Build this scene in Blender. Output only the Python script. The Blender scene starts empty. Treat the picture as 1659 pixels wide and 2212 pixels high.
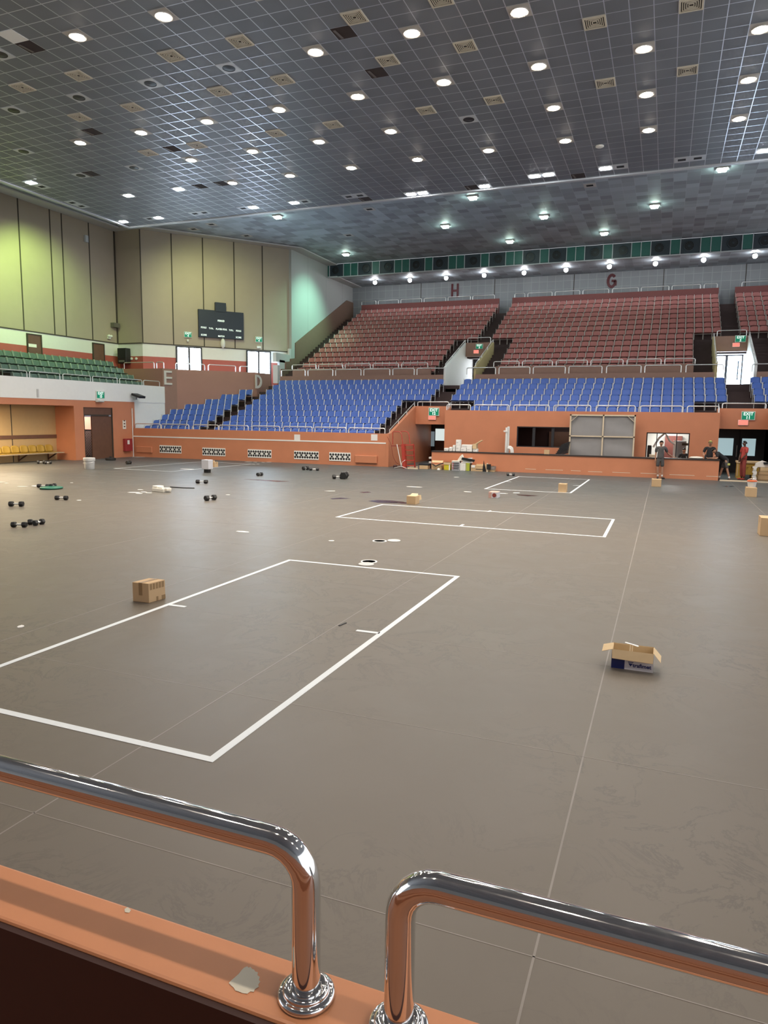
import bpy, math, random
from mathutils import Vector, Matrix
random.seed(7)
sc = bpy.context.scene
COL = sc.collection
PI = math.pi

# ------------------------------------------------------------------ camera
FPX, W, H = 1525.0, 1659, 2212
EYE = Vector((0, 0, 2.55))
yaw, pit, rol = (math.radians(a) for a in (21.49, 7.619, 0.788))
fwd = Vector((-math.sin(yaw)*math.cos(pit), math.cos(yaw)*math.cos(pit), -math.sin(pit)))
rgt0 = Vector((math.cos(yaw), math.sin(yaw), 0)); up0 = rgt0.cross(fwd)
RGT = math.cos(rol)*rgt0 + math.sin(rol)*up0
UPV = -math.sin(rol)*rgt0 + math.cos(rol)*up0
cam = bpy.data.cameras.new('camera'); cam.sensor_width = 36; cam.lens = FPX/H*36
cam.clip_end = 300; cam.clip_start = 0.02
co = bpy.data.objects.new('camera', cam); COL.objects.link(co)
co.matrix_world = Matrix(((RGT.x, UPV.x, -fwd.x, EYE.x), (RGT.y, UPV.y, -fwd.y, EYE.y), (RGT.z, UPV.z, -fwd.z, EYE.z), (0, 0, 0, 1)))
sc.camera = co

def ray(x, y):                       # direction through a point of the photograph
    return RGT*((x-W/2)/FPX) - UPV*((y-H/2)/FPX) + fwd
def at_z(x, y, z=0.0):
    d = ray(x, y); return EYE + d*((z-EYE.z)/d.z)
def at_x(x, y, X):
    d = ray(x, y); return EYE + d*(X/d.x)
def at_y(x, y, Y):
    d = ray(x, y); return EYE + d*(Y/d.y)
def at_plane(x, y, p, n):
    d = ray(x, y); return EYE + d*((p-EYE).dot(n)/d.dot(n))

# ------------------------------------------------------------------ tags
def tag(o, label, cat, group=None, kind=None):
    o['label'] = label; o['category'] = cat
    if group: o['group'] = group
    if kind: o['kind'] = kind
    return o
PM = {}
def thing(name, label, cat, loc=(0, 0, 0), rz=0.0, group=None):
    o = bpy.data.objects.new(name, None); COL.objects.link(o)
    o.empty_display_size = 0.1
    o.location = loc; o.rotation_euler = (0, 0, rz)
    PM[o.name] = Matrix.Translation(Vector(loc)) @ Matrix.Rotation(rz, 4, 'Z')
    return tag(o, label, cat, group)

ORD = ['zeroth', 'first', 'second', 'third', 'fourth', 'fifth', 'sixth', 'seventh', 'eighth', 'ninth', 'tenth', 'eleventh', 'twelfth',
       'thirteenth', 'fourteenth', 'fifteenth', 'sixteenth', 'seventeenth', 'eighteenth', 'nineteenth', 'twentieth']
def nth(n):
    if n <= 20: return ORD[n]
    if n == 30: return 'thirtieth'
    return ('twenty-' if n < 30 else 'thirty-') + ORD[n % 10]

# ------------------------------------------------------------------ mesh builder
class B:
    def __init__(s): s.v = []; s.f = []; s.m = []
    def add(s, vs, fs, mi=0):
        k = len(s.v); s.v += [tuple(p) for p in vs]
        for f in fs: s.f.append([i+k for i in f]); s.m.append(mi)
        return s
    def box(s, x0, x1, y0, y1, z0, z1, mi=0):
        if x0 > x1: x0, x1 = x1, x0
        if y0 > y1: y0, y1 = y1, y0
        if z0 > z1: z0, z1 = z1, z0
        v = [(x0, y0, z0), (x1, y0, z0), (x1, y1, z0), (x0, y1, z0), (x0, y0, z1), (x1, y0, z1), (x1, y1, z1), (x0, y1, z1)]
        return s.add(v, [(0, 3, 2, 1), (4, 5, 6, 7), (0, 1, 5, 4), (1, 2, 6, 5), (2, 3, 7, 6), (3, 0, 4, 7)], mi)
    def obox(s, c, u, v, w, mi=0):                       # centre and three half vectors
        c, u, v, w = Vector(c), Vector(u), Vector(v), Vector(w)
        if u.cross(v).dot(w) < 0: u = -u
        P = [c-u-v-w, c+u-v-w, c+u+v-w, c-u+v-w, c-u-v+w, c+u-v+w, c+u+v+w, c-u+v+w]
        return s.add(P, [(0, 3, 2, 1), (4, 5, 6, 7), (0, 1, 5, 4), (1, 2, 6, 5), (2, 3, 7, 6), (3, 0, 4, 7)], mi)
    def bar(s, a, b, w, h, mi=0, up=(0, 0, 1)):          # rectangular bar from a to b
        a, b = Vector(a), Vector(b); d = (b-a); u = Vector(up)
        if abs(d.normalized().dot(u)) > .99: u = Vector((0, 1, 0))
        x = d.cross(u).normalized(); z = x.cross(d).normalized()
        return s.obox((a+b)/2, d/2, x*(w/2), z*(h/2), mi)
    def prism(s, pts, ext, mi=0):                        # polygon swept along ext
        pts = [Vector(p) for p in pts]; e = Vector(ext); n = len(pts)
        N = Vector((0, 0, 0))
        for i in range(n): N += pts[i].cross(pts[(i+1) % n])
        if N.dot(e) < 0: pts = pts[::-1]
        vs = pts + [p+e for p in pts]
        fs = [list(range(n))[::-1], list(range(n, 2*n))] + [(i, (i+1) % n, n+(i+1) % n, n+i) for i in range(n)]
        return s.add(vs, fs, mi)
    def tube(s, path, r, seg=10, mi=0, caps=True):
        P = [Vector(p) for p in path]; n = len(P)
        R = r if isinstance(r, (list, tuple)) else [r]*n
        t0 = (P[1]-P[0]).normalized()
        u = Vector((0, 0, 1)) if abs(t0.z) < .9 else Vector((1, 0, 0))
        x = t0.cross(u).normalized(); vs = []; pt = t0
        for i in range(n):
            t = (P[min(i+1, n-1)]-P[max(i-1, 0)]).normalized()
            q = pt.rotation_difference(t); x = (q @ x); x = (x - t*x.dot(t)).normalized(); pt = t
            y = t.cross(x)
            for k in range(seg):
                a = 2*PI*k/seg; vs.append(P[i] + (x*math.cos(a)+y*math.sin(a))*R[i])
        fs = [(i*seg+k, i*seg+(k+1) % seg, (i+1)*seg+(k+1) % seg, (i+1)*seg+k) for i in range(n-1) for k in range(seg)]
        if caps:
            q = len(vs); vs += vs[:seg]+vs[(n-1)*seg:n*seg]; fs += [list(range(q, q+seg))[::-1], list(range(q+seg, q+2*seg))]
        return s.add(vs, fs, mi)
    def lathe(s, c, prof, seg=24, mi=0, ax=(0, 0, 1)):   # profile [(radius, height)]
        c = Vector(c); az = Vector(ax).normalized()
        u = Vector((1, 0, 0)) if abs(az.x) < .9 else Vector((0, 1, 0))
        x = (u - az*u.dot(az)).normalized(); y = az.cross(x); vs = []
        for r, h in prof:
            for k in range(seg):
                a = 2*PI*k/seg; vs.append(c + az*h + (x*math.cos(a)+y*math.sin(a))*max(r, 1e-4))
        n = len(prof)
        fs = [(i*seg+k, i*seg+(k+1) % seg, (i+1)*seg+(k+1) % seg, (i+1)*seg+k) for i in range(n-1) for k in range(seg)]
        q = len(vs); vs += vs[:seg]+vs[(n-1)*seg:n*seg]; fs += [list(range(q, q+seg))[::-1], list(range(q+seg, q+2*seg))]
        return s.add(vs, fs, mi)
    def ball(s, c, rx, ry, rz, seg=16, rings=10, mi=0):
        c = Vector(c); vs = []
        for i in range(rings+1):
            a = PI*i/rings; rr = max(math.sin(a), 1e-3)
            for k in range(seg):
                b = 2*PI*k/seg; vs.append((c.x+rx*rr*math.cos(b), c.y+ry*rr*math.sin(b), c.z-rz*math.cos(a)))
        fs = [(i*seg+k, i*seg+(k+1) % seg, (i+1)*seg+(k+1) % seg, (i+1)*seg+k) for i in range(rings) for k in range(seg)]
        return s.add(vs, fs, mi)
    def quad(s, a, b, c, d, mi=0): return s.add([a, b, c, d], [(0, 1, 2, 3)], mi)
    def build(s, name, mats, parent=None, smooth=False, bevel=0.0, origin=None):
        if not isinstance(mats, (list, tuple)): mats = [mats]
        xs = [p[0] for p in s.v]; ys = [p[1] for p in s.v]; zs = [p[2] for p in s.v]
        o0 = Vector(origin) if origin is not None else Vector(((min(xs)+max(xs))/2, (min(ys)+max(ys))/2, min(zs)))
        me = bpy.data.meshes.new(name)
        me.from_pydata([tuple(Vector(p)-o0) for p in s.v], [], s.f); me.update()
        for m in mats: me.materials.append(m)
        for p, mi in zip(me.polygons, s.m): p.material_index = mi; p.use_smooth = smooth
        o = bpy.data.objects.new(name, me); COL.objects.link(o); o.location = o0
        if parent is not None:
            o.parent = parent; pm = PM.get(parent.name)
            if pm is not None: o.matrix_parent_inverse = pm.inverted()
        PM[o.name] = Matrix.Translation(o0)
        if bevel > 0:
            md = o.modifiers.new('edge', 'BEVEL'); md.width = bevel; md.segments = 2; md.limit_method = 'ANGLE'; md.angle_limit = .6
        return o
def struct(name, b, m, parent=None, **k):
    o = b.build(name, m, parent, **k)
    if parent is None: o['kind'] = 'structure'
    return o
def dup(root, loc, rz=0.0, label=None, group=None):
    r = root.copy(); COL.objects.link(r); r.location = loc; r.rotation_euler = (0, 0, rz)
    if label: r['label'] = label
    if group: r['group'] = group
    for ch in root.children:
        c = ch.copy(); COL.objects.link(c); c.parent = r
        for g in ch.children:
            d = g.copy(); COL.objects.link(d); d.parent = c
    return r

# ------------------------------------------------------------------ materials
def nd(nt, t, **k):
    n = nt.nodes.new(t)
    for a, v in k.items():
        if a in ('operation', 'data_type', 'blend_type', 'feature', 'noise_dimensions', 'clamp'): setattr(n, a, v)
    return n
def mat(name, col, rough=.6, metal=0.0, spec=.5, var=0.0, vscale=6.0, emit=None, estr=0.0, bump=0.0, bscale=40.0, rvar=0.0, coat=0.0):
    m = bpy.data.materials.new(name); m.use_nodes = True; nt = m.node_tree; p = nt.nodes['Principled BSDF']
    p.inputs['Base Color'].default_value = (*col, 1); p.inputs['Roughness'].default_value = rough
    p.inputs['Metallic'].default_value = metal; p.inputs['Specular IOR Level'].default_value = spec
    if coat: p.inputs['Coat Weight'].default_value = coat; p.inputs['Coat Roughness'].default_value = .1
    tc = nd(nt, 'ShaderNodeTexCoord')
    if var > 0 or rvar > 0:
        nz = nd(nt, 'ShaderNodeTexNoise'); nz.inputs['Scale'].default_value = vscale; nz.inputs['Detail'].default_value = 5
        nt.links.new(tc.outputs['Object'], nz.inputs['Vector'])
        if var > 0:
            mx = nd(nt, 'ShaderNodeMix', data_type='RGBA')
            mx.inputs[6].default_value = (*[c*(1-var) for c in col], 1); mx.inputs[7].default_value = (*[min(1, c*(1+var)) for c in col], 1)
            nt.links.new(nz.outputs['Fac'], mx.inputs[0]); nt.links.new(mx.outputs[2], p.inputs['Base Color'])
        if rvar > 0:
            mr = nd(nt, 'ShaderNodeMapRange'); mr.inputs[3].default_value = rough-rvar; mr.inputs[4].default_value = rough+rvar
            nt.links.new(nz.outputs['Fac'], mr.inputs[0]); nt.links.new(mr.outputs[0], p.inputs['Roughness'])
    if bump > 0:
        nb = nd(nt, 'ShaderNodeTexNoise'); nb.inputs['Scale'].default_value = bscale
        nt.links.new(tc.outputs['Object'], nb.inputs['Vector'])
        bp = nd(nt, 'ShaderNodeBump'); bp.inputs['Strength'].default_value = bump
        nt.links.new(nb.outputs['Fac'], bp.inputs['Height']); nt.links.new(bp.outputs[0], p.inputs['Normal'])
    if emit:
        p.inputs['Emission Color'].default_value = (*emit, 1); p.inputs['Emission Strength'].default_value = estr
    return m
def s2l(r, g, b):
    f = lambda c: (c/255/12.92) if c <= 10 else ((c/255+.055)/1.055)**2.4
    return (f(r), f(g), f(b))

def math_n(nt, op, a, b=None, c=None):
    n = nd(nt, 'ShaderNodeMath', operation=op)
    for i, v in enumerate((a, b, c)):
        if v is None: continue
        if isinstance(v, (int, float)): n.inputs[i].default_value = v
        else: nt.links.new(v, n.inputs[i])
    return n.outputs[0]
def grid_mat(name, a0, ta, b0, tb, axes, tile, line, lw, var, rough, lrough, lmix=1.0, metal_line=0.0, tint=None, mottle=0.0):
    """panel grid laid out in the room's own axes: tiles with slight differences, thin bars between"""
    m = bpy.data.materials.new(name); m.use_nodes = True; nt = m.node_tree; p = nt.nodes['Principled BSDF']
    g = nd(nt, 'ShaderNodeNewGeometry'); sx = nd(nt, 'ShaderNodeSeparateXYZ'); nt.links.new(g.outputs['Position'], sx.inputs[0])
    out = []
    for ax, o, t in ((axes[0], a0, ta), (axes[1], b0, tb)):
        q = math_n(nt, 'DIVIDE', math_n(nt, 'SUBTRACT', sx.outputs[ax], o), t)
        fl = math_n(nt, 'FLOOR', q); fr = math_n(nt, 'SUBTRACT', q, fl)
        e = math_n(nt, 'ABSOLUTE', math_n(nt, 'SUBTRACT', fr, .5))
        out.append((fl, math_n(nt, 'GREATER_THAN', e, .5-lw/t/2)))
    cb = nd(nt, 'ShaderNodeCombineXYZ'); nt.links.new(out[0][0], cb.inputs[0]); nt.links.new(out[1][0], cb.inputs[1])
    wn = nd(nt, 'ShaderNodeTexWhiteNoise'); nt.links.new(cb.outputs[0], wn.inputs['Vector'])
    mx = nd(nt, 'ShaderNodeMix', data_type='RGBA')
    mx.inputs[6].default_value = (*[c*(1-var) for c in tile], 1); mx.inputs[7].default_value = (*[c*(1+var) for c in (tint or tile)], 1)
    nt.links.new(wn.outputs['Value'], mx.inputs[0])
    colr = mx.outputs[2]
    if mottle:
        nz = nd(nt, 'ShaderNodeTexNoise'); nz.inputs['Scale'].default_value = .8; nz.inputs['Detail'].default_value = 4
        nt.links.new(g.outputs['Position'], nz.inputs['Vector'])
        mm = nd(nt, 'ShaderNodeMix', data_type='RGBA', blend_type='MULTIPLY'); mm.inputs[0].default_value = mottle
        nt.links.new(colr, mm.inputs[6]); nt.links.new(nz.outputs['Fac'], mm.inputs[7]); colr = mm.outputs[2]
    ln = math_n(nt, 'MULTIPLY', math_n(nt, 'MAXIMUM', out[0][1], out[1][1]), lmix)
    m2 = nd(nt, 'ShaderNodeMix', data_type='RGBA'); m2.inputs[7].default_value = (*line, 1)
    nt.links.new(ln, m2.inputs[0]); nt.links.new(colr, m2.inputs[6]); nt.links.new(m2.outputs[2], p.inputs['Base Color'])
    rr = nd(nt, 'ShaderNodeMapRange'); rr.inputs[3].default_value = rough; rr.inputs[4].default_value = lrough
    nt.links.new(ln, rr.inputs[0]); nt.links.new(rr.outputs[0], p.inputs['Roughness'])
    if metal_line:
        nt.links.new(math_n(nt, 'MULTIPLY', ln, metal_line), p.inputs['Metallic'])
    return m

M = {}
M['orange'] = mat('orange_paint', (.57, .225, .118), .5, var=.10, vscale=1.3)
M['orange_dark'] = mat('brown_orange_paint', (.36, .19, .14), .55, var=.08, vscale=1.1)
M['brownwall'] = mat('brown_paint', (.30, .175, .13), .55, var=.08)
M['redwall'] = mat('red_brown_paint', (.42, .10, .075), .5, var=.06)
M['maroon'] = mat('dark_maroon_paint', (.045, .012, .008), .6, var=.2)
M['step'] = mat('dark_brown_concrete', (.060, .036, .034), .75, var=.2, vscale=3)
M['white'] = mat('white_paint', (.72, .72, .68), .55, var=.03)
M['whiteband'] = mat('cream_paint', (.82, .83, .80), .55, var=.03)
M['greywhite'] = mat('grey_white_paint', (.55, .55, .54), .55, var=.04)
M['beige'] = mat('beige_panel', (.385, .325, .25), .6, var=.04, vscale=2)
M['joint'] = mat('dark_joint', (.05, .04, .03), .7)
M['woodbrown'] = mat('brown_wood', (.14, .068, .042), .45, var=.2, vscale=4)
M['black'] = mat('black_plastic', (.012, .012, .013), .45, var=.1)
M['rubber'] = mat('black_rubber', (.015, .015, .016), .5, var=.15)
M['dark'] = mat('dark_void', (.008, .008, .009), .8, var=.1)
M['blue'] = mat('blue_seat_plastic', (.062, .14, .47), .5, var=.10, vscale=4)
M['red'] = mat('dull_red_seat_plastic', (.42, .155, .14), .55, var=.12, vscale=4)
M['green'] = mat('dark_green_seat_plastic', (.080, .135, .112), .5, var=.12, vscale=4)
M['yellow'] = mat('mustard_seat_plastic', (.40, .25, .035), .45, var=.1)
M['frame'] = mat('white_seat_frame', (.72, .72, .70), .45, var=.05)
M['nearfloor'] = mat('red_brown_stand_floor', (.40, .17, .09), .5, var=.12, vscale=2)
M['steel'] = mat('brushed_steel', (.86, .86, .85), .34, metal=.85, var=.04)
M['handlemetal'] = mat('pale_handle_metal', (.80, .80, .78), .38, metal=.7)
M['chrome'] = mat('polished_steel', (.80, .79, .78), .07, metal=1.0, rvar=.03, vscale=18)
M['card'] = mat('cardboard', (.56, .385, .215), .75, var=.08, vscale=5)
M['cardin'] = mat('cardboard_inside', (.64, .48, .28), .8, var=.08)
M['tapebrown'] = mat('packing_tape', (.30, .19, .09), .35, var=.08)
M['tape'] = mat('white_floor_tape', (.78, .83, .86), .5, var=.05)
M['paper'] = mat('white_paper', (.80, .79, .76), .7, var=.05)
M['gsign'] = mat('exit_green', (.0, .16, .085), .4, emit=(.0, .25, .13), estr=.15)
M['gtext'] = mat('exit_white', (.85, .92, .88), .4, emit=(.8, 1, .9), estr=.25)
M['rsign'] = mat('red_lit_sign', (.75, .12, .10), .4, emit=(1, .16, .12), estr=.45)
M['glassbright'] = mat('daylight_pane', (.9, .95, 1), .2, emit=(.62, .80, 1.0), estr=13)
M['doorblack'] = mat('black_door', (.022, .022, .026), .5, var=.1)
M['pane'] = mat('frosted_pane', (.30, .42, .44), .3, emit=(.45, .62, .66), estr=.22)
M['skin1'] = mat('skin_tan', (.42, .22, .14), .55, var=.06)
M['skin2'] = mat('skin_brown', (.10, .05, .034), .5, var=.06)
M['hair'] = mat('black_hair', (.012, .010, .009), .6, var=.2)
M['greycloth'] = mat('grey_cloth', (.075, .072, .072), .85, var=.15, vscale=20)
M['blackcloth'] = mat('black_cloth', (.014, .014, .017), .85, var=.2, vscale=20)
M['redcloth'] = mat('red_cloth', (.42, .055, .045), .85, var=.12, vscale=20)
M['maroonc'] = mat('brick_red_trousers', (.25, .045, .035), .85, var=.12, vscale=20)
M['whitecloth'] = mat('white_cloth', (.75, .74, .72), .85, var=.05)
M['lime'] = mat('lime_cap', (.55, .55, .16), .8, var=.06)
M['teal'] = mat('teal_panel', (.028, .125, .105), .45, var=.1)
M['navy'] = mat('dark_slate_panel', (.030, .042, .055), .5, var=.12)
M['letterred'] = mat('dark_red_letter', (.10, .008, .014), .5)
M['letterwhite'] = mat('pale_letter', (.62, .60, .54), .6)
M['score'] = mat('scoreboard_navy', (.014, .022, .036), .45, var=.1)
M['screen'] = mat('grey_fabric', (.29, .285, .285), .9, var=.08, vscale=3, bump=.2, bscale=6)
M['rawwood'] = mat('pale_timber', (.66, .55, .40), .65, var=.1, vscale=8)
M['ladder'] = mat('red_ladder', (.42, .045, .03), .45, var=.1)
M['vent'] = mat('beige_grille', (.62, .57, .46), .6, var=.05)
M['ventslot'] = mat('grille_shadow', (.035, .03, .026), .8)
M['lampplate'] = mat('lamp_plate', (.48, .46, .43), .5, var=.05)
M['metalplate'] = mat('pale_metal_plate', (.52, .55, .58), .4, var=.05)
WARM = (1.0, .885, .76); COOL = (.93, .96, 1.0); GREENISH = (.74, 1.0, .86)
M['lwarm'] = mat('warm_lens', (.9, .9, .9), .3, emit=WARM, estr=40)
M['lcool'] = mat('cool_lens', (.9, .9, .9), .3, emit=COOL, estr=60)
M['lgreen'] = mat('greenish_lens', (.9, .9, .9), .3, emit=GREENISH, estr=28)
M['lspot'] = mat('spot_lens', (.9, .9, .9), .3, emit=(.95, .97, 1), estr=26)
M['greenplate'] = mat('green_plate', (.02, .16, .10), .4, var=.1)
M['bucket'] = mat('white_bucket_plastic', (.60, .60, .59), .4, var=.04)
M['foam'] = mat('white_foam', (.80, .77, .68), .8, var=.05)
M['yel'] = mat('yellow_plastic', (.62, .52, .03), .45, var=.08)
M['trblue'] = mat('dark_blue_print', (.010, .022, .13), .4, var=.08)
M['trwhite'] = mat('white_print_card', (.62, .62, .66), .5, var=.04)
M['crate'] = mat('yellow_crate_wood', (.52, .33, .06), .6, var=.15, vscale=5)
M['pipe'] = mat('white_pipe', (.78, .78, .75), .4, var=.03)
M['stain'] = mat('wet_dark_stain', (.018, .020, .026), .18, var=.3, vscale=4)
M['plasterchip'] = mat('bare_plaster', (.74, .68, .55), .8, var=.05)
M['firebox'] = mat('red_cabinet', (.30, .03, .035), .4, var=.06)

# floor vinyl: brown-grey with scuffs and scrapes
def floor_mat():
    m = bpy.data.materials.new('grey_brown_vinyl'); m.use_nodes = True; nt = m.node_tree; p = nt.nodes['Principled BSDF']
    g = nd(nt, 'ShaderNodeNewGeometry')
    n1 = nd(nt, 'ShaderNodeTexNoise'); n1.inputs['Scale'].default_value = .35; n1.inputs['Detail'].default_value = 6
    n2 = nd(nt, 'ShaderNodeTexNoise'); n2.inputs['Scale'].default_value = 1.6; n2.inputs['Detail'].default_value = 9; n2.inputs['Roughness'].default_value = .7; n2.inputs['Distortion'].default_value = .8
    n3 = nd(nt, 'ShaderNodeTexNoise'); n3.inputs['Scale'].default_value = 9; n3.inputs['Detail'].default_value = 10; n3.inputs['Roughness'].default_value = .8; n3.inputs['Distortion'].default_value = 1.5
    for n in (n1, n2, n3): nt.links.new(g.outputs['Position'], n.inputs['Vector'])
    r1 = nd(nt, 'ShaderNodeMix', data_type='RGBA'); r1.inputs[6].default_value = (.118, .100, .078, 1); r1.inputs[7].default_value = (.162, .138, .108, 1)
    nt.links.new(n1.outputs['Fac'], r1.inputs[0])
    # vinyl tone turns greyer and darker towards the far side, with a noisy edge
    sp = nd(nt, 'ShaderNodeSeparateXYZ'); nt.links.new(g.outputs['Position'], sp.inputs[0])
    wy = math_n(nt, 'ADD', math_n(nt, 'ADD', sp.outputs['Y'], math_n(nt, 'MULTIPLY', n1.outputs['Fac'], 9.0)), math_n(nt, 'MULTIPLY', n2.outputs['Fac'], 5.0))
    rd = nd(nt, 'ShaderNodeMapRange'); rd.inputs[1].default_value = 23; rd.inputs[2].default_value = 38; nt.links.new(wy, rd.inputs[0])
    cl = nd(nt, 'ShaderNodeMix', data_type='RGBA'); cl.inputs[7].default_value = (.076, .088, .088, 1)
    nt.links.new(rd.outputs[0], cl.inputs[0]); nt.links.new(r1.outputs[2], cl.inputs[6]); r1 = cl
    ra = nd(nt, 'ShaderNodeMapRange'); ra.inputs[1].default_value = .478; ra.inputs[2].default_value = .50; nt.links.new(n2.outputs['Fac'], ra.inputs[0])
    rb = nd(nt, 'ShaderNodeMapRange'); rb.inputs[1].default_value = .522; rb.inputs[2].default_value = .50; nt.links.new(n2.outputs['Fac'], rb.inputs[0])
    band = math_n(nt, 'MULTIPLY', math_n(nt, 'MULTIPLY', ra.outputs[0], rb.outputs[0]), .55)
    rc = nd(nt, 'ShaderNodeMapRange'); rc.inputs[1].default_value = .44; rc.inputs[2].default_value = .58; nt.links.new(n1.outputs['Fac'], rc.inputs[0])
    band = math_n(nt, 'MULTIPLY', band, rc.outputs[0])
    d = nd(nt, 'ShaderNodeMix', data_type='RGBA'); d.inputs[7].default_value = (.07, .061, .054, 1)
    nt.links.new(band, d.inputs[0]); nt.links.new(r1.outputs[2], d.inputs[6])
    rs = nd(nt, 'ShaderNodeMapRange'); rs.inputs[1].default_value = .66; rs.inputs[2].default_value = .74; nt.links.new(n3.outputs['Fac'], rs.inputs[0])
    w = nd(nt, 'ShaderNodeMix', data_type='RGBA'); w.inputs[7].default_value = (.36, .33, .29, 1)
    nt.links.new(math_n(nt, 'MULTIPLY', rs.outputs[0], .5), w.inputs[0]); nt.links.new(d.outputs[2], w.inputs[6])
    nt.links.new(w.outputs[2], p.inputs['Base Color'])
    rr = nd(nt, 'ShaderNodeMapRange'); rr.inputs[3].default_value = .36; rr.inputs[4].default_value = .50
    nt.links.new(n2.outputs['Fac'], rr.inputs[0]); nt.links.new(rr.outputs[0], p.inputs['Roughness'])
    p.inputs['Specular IOR Level'].default_value = .5
    return m
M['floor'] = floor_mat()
CX0, CTX, CY0, CTY, CZ = -7.53, .599, 20.9, .6145, 13.19      # suspended ceiling over the court
FX0, FTX, FY0, FTY, FZ = 0.243, .61, 38.1, .61, 14.46         # higher ceiling over the far stand
M['ceil'] = grid_mat('dark_ceiling_tiles', CX0, CTX, CY0, CTY, ('X', 'Y'), (.195, .215, .245), (.56, .60, .66), .026, .10, .55, .30, 1.0, .5, mottle=.35)
M['ceil2'] = grid_mat('mottled_ceiling_tiles', FX0, FTX, FY0, FTY, ('X', 'Y'), (.335, .37, .415), (.48, .52, .56), .018, .32, .6, .5, .5, 0, tint=(.31, .365, .40))
M['backwall'] = grid_mat('pale_acoustic_panels', 0, .61, .3, .61, ('X', 'Z'), (.285, .305, .32), (.40, .425, .44), .035, .05, .55, .5, .8)
M['sidewall'] = grid_mat('pale_side_panels', 0, 3.05, .3, 40.0, ('Y', 'Z'), (.42, .43, .42), (.22, .22, .22), .03, .02, .6, .6, .8)
# ================================================================== the shell
XL, YF, XB, YW = -29.85, 34.3, -34.3, 57.0       # left court wall, far court wall, left back wall, far back wall
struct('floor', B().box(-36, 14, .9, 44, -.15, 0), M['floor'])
fs = B()
for x in (-26.0, -22.8, -19.6, -16.4, -13.2, -10.0, -6.8, -3.62, -.43, 2.75, 5.9, 9.1): fs.box(x-.006, x+.006, 1.0, 34.2, 0, .0012)
for i in range(14): fs.box(-29.7, 12, 3.13+2.19*i-.0035, 3.13+2.19*i+.0035, 0, .0012)
M['seam'] = mat('pale_seam_weld', (.26, .235, .21), .5, var=.35, vscale=2.5)
struct('floor_seam', fs, M['seam'])

# near parapet the camera looks over
nw = B().box(-9, 9, .875, .995, 0, 1.6)
M['sill'] = mat('orange_sill_paint', (.70, .285, .13), .42, var=.07, vscale=9, bump=.05, bscale=60)
struct('wall_near', nw, M['sill'], bevel=.006)
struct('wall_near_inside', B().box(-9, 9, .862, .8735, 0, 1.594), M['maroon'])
struct('floor_near_stand', B().box(-12, 12, -14, .86, .55, .62), M['nearfloor'])
struct('wall_near_back', B().box(-30, 14, -14.2, -14, 0, 13.2), M['backwall'])
ns = B()
for i in range(12): ns.box(-9, 9, -14, -1.0-.85*i, .62+.345*i, .62+.345*(i+1))
struct('wall_near_terrace', ns, M['nearfloor'])
chip = [(494, 2124), (501, 2117), (506, 2113), (516, 2104), (522, 2096), (527, 2091), (534, 2088), (537, 2091), (541, 2089), (545, 2094), (549, 2095), (551, 2099), (557, 2101), (556, 2107), (561, 2111), (559, 2117), (562, 2121), (558, 2127), (559, 2132), (551, 2137), (548, 2143), (541, 2142), (534, 2147), (524, 2146), (515, 2142), (508, 2140), (505, 2134), (500, 2130)]
for nm, pts in (('paint_chip', chip), ('paint_chip', [(269, 1964), (276, 1960), (283, 1966), (279, 1972), (270, 1971)])):
    pp = [at_z(x, y, 1.6005) for x, y in pts]
    tag(B().prism(pp, (0, 0, .0006)).build(nm, M['plasterchip']), 'large bare plaster chip in the orange sill paint beside the handrail flange' if len(pts) > 5 else
        'tiny pale chip at the outer edge of the orange sill', 'paint chip')

# left court wall with players' recess, door and balcony front
w = B()
w.box(XL-.25, XL, 0, 34.49, 2.95, 3.27); w.box(-31.2, XL, 29.75, 30.43, 0, 2.95); w.box(XL-.25, XL, 30.43, 32.65, 2.89, 2.95); w.box(XL-.25, XL, 32.65, 34.49, 0, 2.95)
struct('wall_left', w, M['orange'])
struct('wall_left_balcony', B().box(XL-.18, XL+.02, 0, 37.3, 3.27, 4.31).box(XL-.2, XL, 34.49, 37.3, .9, 3.27), M['whiteband'])
struct('wall_left_recess', B().box(-31.35, -31.2, 2, 29.75, 0, 2.95), mat('ochre_panel', (.50, .34, .16), .6, var=.05))
struct('ceiling_recess', B().box(-31.2, XL-.25, 2, 29.75, 2.95, 3.0), M['orange_dark'])
struct('floor_balcony', B().box(XB, XL-.18, 0, 37.3, 3.0, 3.25), M['step'])
t = B()
for i in range(4): t.box(XB, -30.35-.8*i, 0, 37.0, 3.25, 3.77+.43*i)
struct('floor_balcony_terrace', t, M['step'])
tr = B()
for Y in (24.0, 26.9): tr.box(-31.2, -31.185, Y-.02, Y+.02, 0, 2.95)
struct('trim_1', tr, M['joint'])
a = at_x(0, 941, -31.19); b = at_x(0, 949, -31.19)
struct('trim_2', B().box(-31.2, -31.16, 2, 29.75, b.z, a.z), M['woodbrown'])
# room seen through the open leaf
struct('wall_passage', B().box(-33.2, -33.1, 29.6, 34.5, 0, 3).box(-33.1, XL-.25, 30.3, 30.42, 0, 3).box(-33.1, XL-.25, 32.66, 32.8, 0, 3), mat('passage_brown', (.10, .06, .05), .6, var=.05))
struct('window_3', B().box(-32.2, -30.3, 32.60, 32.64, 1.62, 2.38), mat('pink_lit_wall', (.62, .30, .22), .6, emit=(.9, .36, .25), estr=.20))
struct('wall_exit_far_back', B().box(2.3, 4.9, 40.3, 40.4, 0, 3), M['dark'])

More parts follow.
